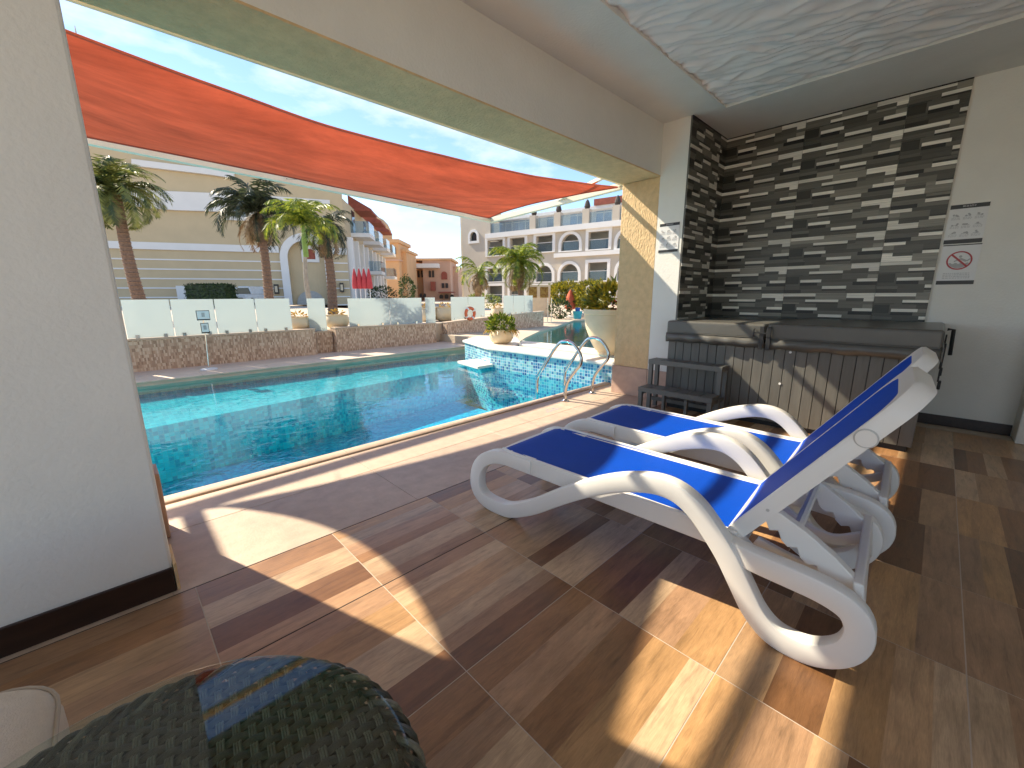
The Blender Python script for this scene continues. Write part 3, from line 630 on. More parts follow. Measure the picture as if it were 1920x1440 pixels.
# ================================================================== OBJECTS near the camera
# ---- sun loungers (local: x across, s along from foot to head = +y local, z up)
def make_lounger():
    t = thing('sun_lounger', (0, 0, 0), 'x', 'sun lounger', 'blue sling sun loungers side by side')
    W = .345                                             # half width to the arm plane
    prof = [(1.12, .318, .05), (.6, .318, .05), (.1, .318, .05), (.12, .319, .074), (.0, .32, .073), (-.08, .322, .068), (-.155, .312, .056), (-.222, .28, .04), (-.262, .225, .024), (-.268, .15, .008), (-.24, .085, 0), (-.175, .047, 0), (-.08, .04, 0), (.01, .05, 0), (.1, .088, 0), (.2, .142, 0), (.3, .21, 0), (.4, .278, 0), (.5, .34, 0), (.6, .395, 0),
            (.7, .44, 0), (.8, .472, 0), (.87, .482, 0), (.93, .476, 0), (.98, .455, 0), (1.025, .422, 0), (1.065, .38, 0), (1.105, .332, 0), (1.145, .278, 0), (1.18, .22, 0), (1.212, .165, 0), (1.245, .112, 0), (1.285, .07, 0), (1.33, .046, 0), (1.39, .04, 0), (1.44, .05, 0), (1.487, .078, 0), (1.523, .12, 0), (1.54, .172, 0), (1.535, .222, 0), (1.51, .26, 0), (1.465, .282, 0), (1.41, .293, 0), (1.35, .298, 0), (1.28, .3, .004), (1.2, .302, .012), (1.12, .305, .03)]
    for sgn in (-1, 1):
        pts = smooth_path([(sgn*(W-e), s, z) for s, z, e in prof[3:]], 3)
        sec = rrect(.041, .031, .0095, 3)
        MB().sweep(pts, sec, (1, 0, 0)).build('arm_frame', 'white_plastic', t, smooth=True)
        xi = sgn*(W-.075)
        a, b = (xi-.021, xi+.021)
        rail = MB().prism([(-.14, .335), (-.12, .362), (1.16, .345), (1.22, .3), (1.2, .262), (-.02, .275), (-.1, .29)], lambda p, q, d: (d, p, q), a, b)
        rail.build('seat_rail', 'white_plastic', t, bevel=.006)
        # ratchet bar with teeth
        tp = [(1.22, .46), (1.27, .475)]
        tp += [(1.36, .43), (1.45, .37), (1.53, .3), (1.545, .24), (1.53, .21), (1.5, .215)]
        for k in range(4):
            s0 = 1.475-k*.062; z0 = .245+k*.042; tp += [(s0, z0), (s0-.012, z0+.032), (s0-.04, z0+.022)]
        MB().prism(tp, lambda p, q, d: (d, p, q), sgn*(W-.1)-.02, sgn*(W-.1)+.02).build('ratchet_bar', 'white_plastic', t, bevel=.004)
        MB().tube([(sgn*(W-.0735), 1.335, .735), (sgn*(W-.058), 1.335, .735)], .03, 20).build('pivot_cap', 'white_plastic', t, bevel=.003) if False else None
    # front bar under the sling, mid and rear cross members
    MB().sweep(smooth_path([(-W+.06, -.125, .325), (-.1, -.135, .328), (.1, -.135, .328), (W-.06, -.125, .325)], 4), rrect(.02, .028, .01, 4), (0, 0, 1)).build('foot_bar', 'white_plastic', t, smooth=True)
    for s, z in ((.35, .272), (.8, .268), (1.14, .285)):
        MB().box(-W+.08, W-.08, s-.03, s+.03, z-.012, z+.012).build('cross_member', 'white_plastic', t, bevel=.005)
    arch = []
    n = 14
    top = [(-W+.05+(2*W-.1)*k/n, .325) for k in range(n+1)]
    bot = [(W-.05-(2*W-.1)*k/n, .13+.12*math.sin(math.pi*k/n)) for k in range(n+1)]
    o = MB().prism(top+bot, lambda p, q, d: (p, 1.505+(.3-q)*.12+d, q), 0, .03).build('stretcher_panel', 'white_plastic', t, bevel=.006)
    for k in (-1, 1):
        MB().sweep(smooth_path([(k*.2, 1.2, .3), (k*.16, 1.32, .25), (k*.15, 1.42, .235), (k*.18, 1.51, .27)], 4), rrect(.022, .012, .006, 3), (1, 0, 0)).build('panel_rib', 'white_plastic', t, smooth=True)
    # seat sling with hemmed edge
    mb = MB(); nu, nv = 14, 40
    path = [(-.152, .318), (-.148, .338), (-.125, .356), (-.09, .363)]+[(-.05+1.2*k/30, .3635-.018*k/30) for k in range(31)]
    nv = len(path)-1
    for j, (s, z) in enumerate(path):
        hw = W-.062-(.045*max(0, (-.02-s)/.13)**2 if s < -.02 else 0)
        sag = .016*min(1, max(0, (s+.1)/.25))*min(1, max(0, (1.18-s)/.2))
        for i in range(nu+1):
            q = -1+2*i/nu; mb.v.append((q*hw, s, z-sag*(1-q*q)))
    mb.f = [(j*(nu+1)+i, j*(nu+1)+i+1, (j+1)*(nu+1)+i+1, (j+1)*(nu+1)+i) for j in range(nv) for i in range(nu)]
    o = mb.build('seat_sling', 'sling', t, smooth=True, recalc=False)
    for sgn in (-1, 1):
        MB().tube([(sgn*(W-.062-(.045*max(0, (-.02-s)/.13)**2 if s < -.02 else 0)), s, z+.001) for s, z in path], .009, 8).build('sling_bead', 'white_plastic', t, smooth=True)
    # backrest
    d = Vector((.572, .82)); p0 = Vector((1.125, .335)); nr = Vector((-d.y, d.x)); Lb = .79
    def bk(a, b, e): return (a, p0.x+d.x*b+nr.x*e, p0.y+d.y*b+nr.y*e)
    hw = W-.07
    def outline(h, l0, l1, r, bulge=.02):
        o = [(-h, l0), (h, l0)]
        for k in range(11):
            a = math.pi/2*k/10; o.append((h-r+r*math.cos(a), l1-r+r*math.sin(a)))
        for k in range(11):
            a = math.pi/2+math.pi/2*k/10; o.append((-h+r+r*math.cos(a), l1-r+r*math.sin(a)))
        return o
    outer = outline(hw, 0, Lb, .11); inner = outline(hw-.03, .02, Lb-.07, .1)
    N = len(outer); mb = MB()
    rings = [(outer, -.038, 0), (outer, .008, 0), (outer, .02, .01), (inner, .02, -.006), (inner, .008, 0), (inner, -.038, 0)]
    cxy = (0, Lb/2)
    for ring, e, ins in rings:
        for a, b in ring:
            da, db = cxy[0]-a, cxy[1]-b; l = math.hypot(da, db); mb.v.append(bk(a+da/l*ins, b+db/l*ins, e))
    for q in range(6):
        for i in range(N):
            mb.f.append((q*N+i, q*N+(i+1) % N, ((q+1) % 6)*N+(i+1) % N, ((q+1) % 6)*N+i))
    mb.build('backrest_frame', 'white_plastic', t, smooth=True)
    mb = MB(); inn = outline(hw-.038, .01, Lb-.068, .1); rows_ = 18
    # sling surface by rows across
    for j in range(rows_+1):
        b = .01+(Lb-.0705)*j/rows_
        l1 = Lb-.06; r = .1; h = hw-.024
        hh = h if b < l1-r else h-r+math.sqrt(max(0, r*r-(b-(l1-r))**2))
        for i in range(11):
            q = -1+2*i/10; mb.v.append(bk(q*hh, b, .019-.008*(1-q*q)))
    mb.f = [(j*11+i, j*11+i+1, (j+1)*11+i+1, (j+1)*11+i) for j in range(rows_) for i in range(10)]
    mb.build('backrest_sling', 'sling', t, smooth=True, recalc=False)
    for sgn in (-1, 1):
        c = bk(sgn*hw, .585, -.012); c2 = bk(sgn*(hw+.007), .585, -.012)
        MB().tube([c, c2], .027, 24).build('pivot_cap', 'white_plastic', t, smooth=True)
        c3 = bk(sgn*(hw+.002), .585, -.012); MB().tube([c, c3], .0315, 24).build('pivot_ring', 'plastic_dot', t, smooth=True)
        c = bk(sgn*hw, .18, -.012); c2 = bk(sgn*(hw+.002), .18, -.012)
        MB().tube([c, c2], .006, 10).build('screw', 'plastic_dot', t)
    MB().tube([(-W+.1, 1.33, .42), (W-.1, 1.33, .42)], .016, 8).build('support_bar', 'white_plastic', t, smooth=True)
    for sgn in (-1, 1):
        for s in (-.1, .0, 1.36, 1.42):
            MB().tube([(sgn*W, s, .004), (sgn*W, s, -.0)], .01, 8).build('foot_pad', 'plastic_dot', t)
    return t
lo1 = make_lounger()
def place_l(o, ax, ay, ang):                              # local +y (foot to head) points to world -y
    o.rotation_euler = (0, 0, math.pi+ang); o.location = (ax, ay, 0)
lo2 = copy_tree(lo1)
place_l(lo1, 1.843, 1.585, R_(3.0)); place_l(lo2, 2.70, 1.585, R_(2.2))
lo1['label'] = 'blue and white sun lounger on the side of the rattan table'
lo2['label'] = 'blue and white sun lounger standing next to the hot tub and its steps'

# ---- hot tub
ht = thing('hot_tub', (5, 1.03, 0), 'square grey-boarded hot tub with folding vinyl cover under the tiled wall', 'hot tub')
TX0, TX1, TY0, TY1 = 4.43, XB-.03, .0, 2.055
MB().box(TX0+.03, TX1-.02, TY0+.03, TY1-.02, 0, .06).build('base', 'tub_base', ht)
MB().box(TX0+.014, TX1, TY0+.014, TY1, .045, .8).build('cabinet_core', 'tub_base', ht)
nb = 24; bwid = (TY1-TY0)/nb
for k in range(nb):
    y0 = TY0+k*bwid; e = U(-.0015, .0015)
    piece('cabinet_board', 'tub_board', TX0+e, TX0+.014, y0+.003, y0+bwid-.003, .05, .8, ht)
nb2 = 13; bw2 = (TX1-TX0)/nb2
for k in range(nb2):
    x0 = TX0+k*bw2; piece('cabinet_board', 'tub_board', x0+.003, x0+bw2-.003, TY0+U(-.001, .001), TY0+.014, .05, .8, ht)
def cover(y0, y1, z1, mat, nm):
    c = MB(); r = .02
    c.box(TX0-.045, TX1+.005, y0, y1, .835, z1)
    o = c.build(nm, mat, ht, bevel=.024, seg=4)
    # hanging skirt, slightly wavy
    mb = MB(); n = 26
    for k in range(n+1):
        y = y0+(y1-y0)*k/n; wv = .008*math.sin(k*1.3)+U(-.003, .003)
        mb.v += [(TX0-.047, y, .845), (TX0-.058+wv*.6, y, .80), (TX0-.05+wv, y, .752+.006*math.sin(k*.9))]
    for k in range(n): mb.f += [(k*3, k*3+3, k*3+4, k*3+1), (k*3+1, k*3+4, k*3+5, k*3+2)]
    s = mb.build('cover_skirt', mat, o, smooth=True)
    sm = s.modifiers.new('solid', 'SOLIDIFY'); sm.thickness = .006
    MB().tube([(TX0-.048, y0+.01, .848), (TX0-.048, y1-.01, .848)], .0045, 6).build('seam_piping', mat, o)
    return o
cover(1.112, TY1+.012, .975, 'cover_vinyl', 'cover_half')
cr_ = cover(TY0-.05, 1.098, .985, 'cover_vinyl', 'cover_half')
# side skirt on the free end of the cover
MB().box(TX0-.04, TX1, TY0-.062, TY0-.054, .75, .85).build('cover_skirt', 'cover_vinyl', cr_)
# straps, buckles and cover handles
for y in (1.135, 1.075):
    MB().box(TX0-.066, TX0-.058, y-.018, y+.018, .74, .955).build('strap', 'strap', ht, bevel=.002)
MB().box(TX0-.076, TX0-.066, 1.055, 1.095, .86, .95).build('buckle', 'strap', ht, bevel=.004)
MB().tube([(TX0-.052, 1.2, .93), (TX0-.075, 1.2, .925), (TX0-.075, 1.2, .865), (TX0-.052, 1.2, .86)], .006, 6).build('handle', 'strap', ht)
MB().bar((TX0-.07, 1.195, .895), (TX0-.07, 1.09, .895), .012, .012).build('strap', 'strap', ht)
for x, z0, z1 in ((4.75, .55, .86), (5.2, .6, .9)):
    MB().box(x-.02, x+.02, TY0-.075, TY0-.064, z0, z1).build('strap', 'strap', ht, bevel=.003)
    MB().box(x-.028, x+.028, TY0-.09, TY0-.07, z0-.06, z0+.01).build('buckle', 'strap', ht, bevel=.005)
br = MB().tube([(TX1-.15, TY0-.07, .93), (TX1-.15, TY0-.11, .93), (TX1-.15, TY0-.12, .7)], .014, 8).build('cover_lifter', 'strap', ht)
MB().box(4.401, 4.4285, 1.73, 1.84, .475, .535).build('label_plate', 'bowl', ht, bevel=.003)
MB().box(4.398, 4.4012, 1.755, 1.815, .488, .523).build('label_print', 'bark', ht)
for y, z in ((.95, .43), (.9, .73), (.4, .35)):
    MB().tube([(TX0-.001, y, z), (TX0-.006, y, z)], .011, 12).build('screw_cap', 'sign_white', ht)

# ---- two-step spa stool
st = thing('spa_steps', (4.2, 1.8, 0), 'grey plastic two-step stool with slatted treads in front of the hot tub', 'steps')
SY0, SY1 = 1.40, 2.17
for (x0, x1, zt, nm) in ((4.03, 4.25, .275, 'lower_tread'), (4.225, 4.405, .555, 'upper_tread')):
    mb = MB(); k = 6; wd = (SY1-SY0)/k
    tr_ = MB().box(x0, x1, SY0, SY1, zt-.05, zt-.026).box(x0, x0+.02, SY0, SY1, zt-.026, zt-.001).box(x1-.02, x1, SY0, SY1, zt-.026, zt-.001).build('tread_frame', 'step_plastic', st)
    for q in range(k):
        y0 = SY0+q*wd
        piece('tread_slat', 'step_plastic', x0+.021, x1-.021, y0+.006, y0+wd-.006, zt-.0255, zt, st)
for x, zt in ((4.035, .225), (4.23, .505), (4.38, .505)):
    for y in (SY0, SY1-.045):
        mb = MB(); mb.box(x, x+.035, y, y+.045, 0, zt); mb.build('leg', 'step_plastic', st, bevel=.004)
for y in (SY0+.26, SY0+.5):
    MB().box(4.1, 4.14, y, y+.03, 0, .225).build('leg', 'step_plastic', st, bevel=.004)
MB().box(4.24, 4.26, SY0+.046, SY1-.046, .1, .14).build('stretcher', 'step_plastic', st)
for y in (SY0+.012, SY1-.03):
    MB().box(4.07, 4.38, y, y+.018, .19, .224).build('brace', 'step_plastic', st)

# ---- wall signs
def textlines(mb, f, a0, a1, b0, b1, n, d=.0007):
    for k in range(n):
        b = b1-(b1-b0)*(k+.5)/n; h = (b1-b0)/n*.28; a = a0
        while a < a1-.003:
            l = min(U(.006, .02), a1-a); mb.prism(rectpoly(a, a+l, b-h, b+h), f, 0, d); a += l+.004
def sign(name, f, wd, ht_, bars, label, kind):
    """f(a,b,d): a across 0..wd, b up 0..ht, d out from the wall"""
    t = thing(name, f(wd/2, 0, 0), label, 'sign')
    MB().prism(rectpoly(0, wd, 0, ht_), f, 0, .004).build('board', 'sign_white', t)
    g = lambda a, b, d: f(a, b, .004+d)
    for b0, b1 in bars: MB().prism(rectpoly(0, wd, b0, b1), g, 0, .0012).build('black_band', 'sign_black', t)
    g2 = lambda a, b, d: f(a, b, .0042+d)
    if kind == 'rules':
        tx = MB()
        for r in range(3):
            for c in range(3):
                ca = wd*(.2+.3*c); cb = ht_*(.72-.22*r)
                ic = MB()
                for _ in range(3): 
                    x = ca+U(-.018, .018); y = cb+U(-.008, .01); ic.prism([(x+.008*math.cos(q*1.05), y+.008*math.sin(q*1.05)) for q in range(6)], g2, 0, .0006+.0001*_)
                ic.prism(rectpoly(ca-.02, ca+.02, cb-.009, cb-.005), g2, 0, .0013); ic.build('pictogram', 'sign_grey', t)
                textlines(tx, g2, ca-.028, ca+.028, cb-.036, cb-.014, 3)
        tx.build('small_print', 'sign_pale', t)
        hd = MB(); textlines(hd, lambda a, b, d: f(a, b, .0054+d), wd*.32, wd*.68, ht_*.93, ht_*.975, 2, .0006); hd.build('heading', 'sign_grey', t)
    if kind == 'ban':
        ca, cb, r = wd*.5, ht_*.6, wd*.34
        ring = MB(); n = 40
        pts = [(ca+r*math.cos(2*math.pi*k/n), cb+r*math.sin(2*math.pi*k/n)) for k in range(n)]; pin = [(ca+(r-.011)*math.cos(2*math.pi*k/n), cb+(r-.011)*math.sin(2*math.pi*k/n)) for k in range(n)]
        for k in range(n):
            ring.prism([pts[k], pts[(k+1) % n], pin[(k+1) % n], pin[k]], g2, 0, .0016)
        s = math.sqrt(.5)*(r-.006); q = .005
        ring.prism([(ca-s-q, cb+s-q), (ca-s+q, cb+s+q), (ca+s+q, cb-s+q), (ca+s-q, cb-s-q)], g2, 0, .0015)
        ring.build('prohibition_ring', 'sign_red', t)
        fg = MB()
        def blob(x, y, rx, ry, n=12, d=.0008): fg.prism([(ca+x*r+rx*r*math.cos(2*math.pi*k/n), cb+y*r+ry*r*math.sin(2*math.pi*k/n)) for k in range(n)], g2, 0, d)
        blob(.05, .42, .13, .13)                                                     # head
        fg.prism([(ca-.1*r, cb+.15*r), (ca+.1*r, cb+.28*r), (ca+.62*r, cb+.0*r), (ca+.5*r, cb-.18*r)], g2, 0, .0009)   # trunk
        fg.prism([(ca-.05*r, cb+.2*r), (ca-.42*r, cb-.05*r), (ca-.36*r, cb-.15*r), (ca+.05*r, cb+.08*r)], g2, 0, .001)  # arm
        fg.prism([(ca+.55*r, cb+.0*r), (ca+.8*r, cb+.2*r), (ca+.86*r, cb+.1*r), (ca+.6*r, cb-.16*r)], g2, 0, .0011)
        wv = [(ca+(-.8+1.6*k/16)*r, cb+(-.3+.07*math.sin(k*1.4))*r) for k in range(17)]
        fg.prism(wv+[(ca+.62*r, cb-.62*r), (ca+.2*r, cb-.82*r), (ca-.2*r, cb-.82*r), (ca-.62*r, cb-.62*r)], g2, 0, .0007)
        fg.build('swimmer_pictogram', 'sign_grey', t)
        tx = MB(); textlines(tx, g2, wd*.14, wd*.86, ht_*.14, ht_*.3, 4); tx.build('small_print', 'sign_pale', t)
    return t
fx = XB+.0118
sign('wall_sign', lambda a, b, d: (fx-d, .072-a, 1.69+b), .238, .335, [(.3, .335), (0, .036)], 'white rules sign with nine pictograms between black bands, above another sign', 'rules')
sign('wall_sign', lambda a, b, d: (fx-d, .068-a, 1.33+b), .24, .352, [(.343, .352), (0, .034)], 'white sign with a red ringed no-diving pictogram below the rules sign', 'ban')
sign('wall_sign', lambda a, b, d: (XP+.0008-d, 2.352-a, 1.715+b), .228, .31, [(.28, .31), (0, .028)], 'white rules sign on the white plaster strip beside the dark tiles', 'rules')

# ---- rattan side table with glass top
TCX, TCY, TR, TZ = -.085, .6, .372, .5
tb = thing('rattan_table', (TCX, TCY, 0), 'round dark rattan side table with a clear glass top', 'table')
MB().lathe([(TR-.03, 0), (TR-.03, TZ-.045), (TR-.05, TZ-.04)], (TCX, TCY, .008), 48).build('drum_core', 'wicker_dark', tb)
PW, PB = .0195, .0235                                       # pitch of weft and of warp pairs
zt = TZ-.008
ca, sa = math.cos(R_(-8)), math.sin(R_(-8))
def tw2(a, b): return (TCX+a*ca-b*sa, TCY+a*sa+b*ca)
ri = TR-.028
mw = MB(); mv = MB()
k0 = int(ri/PB)+1
for j in range(-int(ri/PW), int(ri/PW)+1):                 # flat weft bands
    b = j*PW
    if abs(b) > ri-.004: continue
    hl = math.sqrt(ri*ri-b*b); n = max(4, int(hl*2/.0042)); rows2 = []
    for k in range(n+1):
        a = -hl+2*hl*k/n; ph = (a/PB+j)*math.pi
        z = zt-.0058+.0032*math.cos(ph)
        jit = U(-.0003, .0003)
        for e, dz in ((-.0082, -.0018), (-.0052, 0), (.0052, 0), (.0082, -.0018)):
            x, y = tw2(a, b+e+jit); rows2.append((x, y, z+dz))
    mw.add(rows2, [(k*4+q, k*4+q+1, k*4+q+5, k*4+q+4) for k in range(n) for q in range(3)])
for i in range(-int(ri/PB)-1, int(ri/PB)+2):                # paired warp strands
    for e in (-.0042, .0, .0042):
        a = i*PB+e
        if abs(a) > ri-.004: continue
        hl = math.sqrt(ri*ri-a*a); n = max(4, int(hl*2/.0042)); pts = []
        for k in range(n+1):
            b = -hl+2*hl*k/n; ph = (i+ (b/PW)*.5)*math.pi*2/2
            z = zt-.0048-.0044*math.cos((i*PB/PB)*math.pi+(b/PW)*math.pi)
            x, y = tw2(a, b); pts.append((x, y, z))
        mv.tube(pts, .0022, 5, caps=False)
mw.build('weft_weave', 'wicker', tb, smooth=True)
mv.build('warp_weave', 'wicker_light', tb, smooth=True)
mr = MB(); mr2 = MB()                                       # braided rim
for s in range(3):
    pts = []; n = 220
    for k in range(n):
        th = 2*math.pi*k/n; q = th*46/2+s*2*math.pi/3
        pts.append((TCX+(TR-.013+.0105*math.cos(q))*math.cos(th), TCY+(TR-.013+.0105*math.cos(q))*math.sin(th), TZ-.013+.009*math.sin(q)))
    (mr if s else mr2).tube(pts, .0062, 6, closed=True)
mr.build('braided_rim', 'wicker', tb, smooth=True); mr2.build('braided_rim', 'wicker_light', tb, smooth=True)
ms = MB()
for j in range(20):                                         # side weave
    z = TZ-.04-j*.0225; pts = []
    if z < .03: break
    for k in range(150):
        th = 2*math.pi*k/150; rr = TR-.014+.0045*math.cos(k*math.pi/3+j*math.pi); pts.append((TCX+rr*math.cos(th), TCY+rr*math.sin(th), z))
    ms.sweep(pts, [(.002, .009), (-.002, .009), (-.002, -.009), (.002, -.009)], (0, 0, 1), closed=True)
ms.build('apron_weave', 'wicker', tb, smooth=True)
mg = MB(); mg.lathe([(TR-.008, 0), (TR-.004, .002), (TR-.004, .006), (TR-.008, .008)], (TCX-.012, TCY+.006, TZ+.0005), 80); mg.build('glass_top', 'table_glass', tb, smooth=False)

# ---- cushioned rattan stool at the frame's edge
cs = thing('cushioned_stool', (-.52, 1.02, 0), 'pale beige cushioned rattan stool half behind the rattan table', 'stool')
def rbox(cx, cy, z0, z1, hx, hy, r):
    pr = rrect(hx, hy, r, 8); mb = MB(); n = len(pr)
    lev = [(z0, .94), (z0+.02, .985), (z0+.05, 1.0), (z1-.06, 1.0), (z1-.03, .98), (z1-.012, .93), (z1, .82), (z1+.008, .5)]
    for z, s in lev: mb.v += [(cx+a*s, cy+b*s, z) for a, b in pr]
    mb.f = [(i*n+k, i*n+(k+1) % n, (i+1)*n+(k+1) % n, (i+1)*n+k) for i in range(len(lev)-1) for k in range(n)]+[tuple(range(n))[::-1], tuple((len(lev)-1)*n+k for k in range(n))]
    return mb
cu = rbox(-.52, 1.02, .27, .43, .33, .31, .14).build('cushion', 'cushion', cs, smooth=True)
pr = rrect(.331, .311, .14, 8); MB().tube([(-.52+a*.985, 1.02+b*.985, .4) for a, b in pr], .004, 6, closed=True).build('piping', 'piping', cu, smooth=True)
MB().prism(rrect(.3, .28, .1, 6), lambda a, b, d: (-.52+a, 1.02+b, d), .05, .27).build('wicker_base', 'wicker', cs)
for a in (-.25, .25):
    for b in (-.23, .23): MB().box(-.52+a-.02, -.52+a+.02, 1.02+b-.02, 1.02+b+.02, 0, .052).build('leg', 'wicker_dark', cs)

# ---- pool ladder
ld = thing('pool_ladder', (4.1, 3.0, 0), 'curved stainless steel pool ladder rails on the coping', 'ladder')
LP = [(2.998, .0), (3.0, .06), (3.0, .13), (2.965, .25), (2.86, .39), (2.79, .475), (2.785, .555), (2.83, .635), (2.9, .695), (2.99, .722), (3.09, .7), (3.175, .62), (3.26, .505), (3.345, .385), (3.43, .265), (3.455, .19), (3.46, .05), (3.46, -.55)]
for x in (3.82, 4.378):
    rl = MB().tube(smooth_path([(x, y, z) for y, z in LP], 4), .019, 12).build('handrail', 'steel', ld, smooth=True)
    MB().lathe([(.05, 0), (.05, .006), (.03, .014), (.022, .03)], (x, 2.998, .0005), 24).build('base_flange', 'steel', rl, smooth=True)
for z in (-.18, -.38): MB().box(3.82, 4.378, 3.425, 3.495, z, z+.025).build('rung', 'steel', ld)

# ---- shade sail in its painted frame
FY0, FY1, FX0, FX1 = 3.31, 6.1, -.875, 5.42
def zf(x, y): return 2.745 if y < 4 else 2.757-.0265*(x-.13)
sf = thing('sail_frame', (2.3, 4.7, 0), 'cream painted rail frame holding the shade sail over the pool edge', 'frame')
MB().tube([(-3.2, FY0, 2.745), (FX1+.3, FY0, 2.745)], .031, 12).build('tube_rail', 'frame_paint', sf, smooth=True)
MB().bar((FX0-1.8, FY1, zf(FX0-1.8, 6)), (FX1+.05, FY1, zf(FX1, 6)), .08, .08).build('box_rail', 'frame_cream', sf)
MB().bar((FX1, FY0-.45, 2.745), (FX1, FY1+.03, zf(FX1, 6)-.003), .08, .08).build('cross_rail', 'frame_cream', sf)
MB().bar((FX0, FY0-.45, 2.742), (FX0, FY1-.042, zf(FX0, 6)-.002), .08, .08).build('cross_rail', 'frame_cream', sf)
MB().bar((FX1-.5, FY0, 2.75), (FX1, FY0+1.2, 2.72), .05, .04).build('brace', 'frame_cream', sf)
SCN = [Vector((-.72, 3.38, 2.73)), Vector((5.36, 3.38, 2.71)), Vector((5.30, 6.02, HC+(zf(5.3, 6)+.035-HC)*6.02/FY1)), Vector((-.74, 6.0, HC+(zf(-.74, 6)+.035-HC)*6.0/FY1))]
NEAR = smooth_path([(-.72, 3.38, 2.73), (-.3, 3.45, 2.69), (.076, 3.52, 2.655), (.77, 3.72, 2.667), (1.445, 3.9, 2.685), (2.1, 3.93, 2.685), (2.8, 3.86, 2.677), (4.03, 3.72, 2.675), (5.36, 3.38, 2.71)], 8)
def near_at(t):
    x = -.72+6.08*t
    for i in range(len(NEAR)-1):
        if NEAR[i].x <= x <= NEAR[i+1].x+1e-6:
            q = (x-NEAR[i].x)/max(1e-6, NEAR[i+1].x-NEAR[i].x); return NEAR[i].lerp(NEAR[i+1], q)
    return NEAR[-1].copy() if t > .5 else NEAR[0].copy()
def edge(a, b, t, bow, inn):
    q = 4*t*(1-t)
    if (a, b) == (0, 1): return near_at(t)
    p = SCN[a].lerp(SCN[b], t)
    if (a, b) == (3, 2):
        y = p.y-.62*q; return Vector((p.x, y, HC+(zf(p.x, 6)+.035-HC)*y/FY1))
    return p+Vector(inn)*bow*q-Vector((0, 0, .03*q))
mb = MB(); NU, NV = 60, 26
for j in range(NV+1):
    v = j/NV
    for i in range(NU+1):
        u = i/NU
        c0 = edge(0, 1, u, .5, (0, 1, 0)); c1 = edge(3, 2, u, .62, (0, -1, 0)); d0 = edge(0, 3, v, .48, (1, 0, 0)); d1 = edge(1, 2, v, .3, (-1, 0, 0))
        bl = (SCN[0]*(1-u)*(1-v)+SCN[1]*u*(1-v)+SCN[2]*u*v+SCN[3]*(1-u)*v)
        p = c0*(1-v)+c1*v+d0*(1-u)+d1*u-bl
        q = 16*u*(1-u)*v*(1-v)
        p.z -= .10*q+.012*math.sin(u*34+v*3)*q**.5*(1-u)**2+.008*noise.noise((u*9, v*5, 2))
        mb.v.append(tuple(p))
mb.f = [(j*(NU+1)+i, j*(NU+1)+i+1, (j+1)*(NU+1)+i+1, (j+1)*(NU+1)+i) for j in range(NV) for i in range(NU)]
sail = thing('shade_sail', SCN[0], 'orange-red shade sail stretched over the pool edge', 'sail')
mb.build('cloth', 'sail_cloth', sail, smooth=True, recalc=False)
M('sail_hem', (.4, .09, .06), .8)
def row(idx): return [Vector(mb.v[k])+Vector((0, 0, -.002)) for k in idx]
for idx in ([i for i in range(NU+1)], [NV*(NU+1)+i for i in range(NU+1)], [j*(NU+1) for j in range(NV+1)], [j*(NU+1)+NU for j in range(NV+1)]):
    MB().tube(row(idx), .011, 6).build('hem', 'sail_hem', sail, smooth=True)
for c, e in zip(SCN, ((FX0+.04, FY0+.02), (FX1-.04, FY0+.02), (FX1-.04, FY1-.04), (FX0+.04, FY1-.04))):
    MB().bar(c, (e[0], e[1], c.z+.012), .02, .02).build('corner_shackle', 'steel', sail)
# lacing that ties the sail to the far rail
for k in (2, 9, 16):
    u = (k+.5)/22; p = edge(3, 2, u, .62, (0, -1, 0))
    MB().tube([p+Vector((0, .01, 0)), (p.x+.05, FY1-.04, zf(p.x, 6))], .004, 4).build('lacing', 'rubber', sail)

# ================================================================== VEGETATION helpers
def leafcloud(c, rx, ry, rz, n, size, shell=.55, updir=.3, asp=.42):
    mb = MB(); c = Vector(c)
    for _ in range(n):
        while True:
            d = Vector((U(-1, 1), U(-1, 1), U(-1, 1)))
            if .1 < d.length < 1: break
        d.normalize(); r = U(shell, 1)**.6*(1+.22*noise.noise(d*2.3+c))
        p = c+Vector((d.x*rx*r, d.y*ry*r, d.z*rz*r))
        ax = (d+Vector((U(-.8, .8), U(-.8, .8), U(-.5, .8)+updir))).normalized()
        sd = ax.cross(Vector((U(-1, 1), U(-1, 1), U(-1, 1)))).normalized(); l = size*U(.6, 1.3); w_ = l*asp
        nr = ax.cross(sd)
        mb.add([p, p+ax*l*.45+sd*w_*.5+nr*l*.05, p+ax*l-nr*l*.12, p+ax*l*.45-sd*w_*.5+nr*l*.05], [(0, 1, 2, 3)])
    return mb
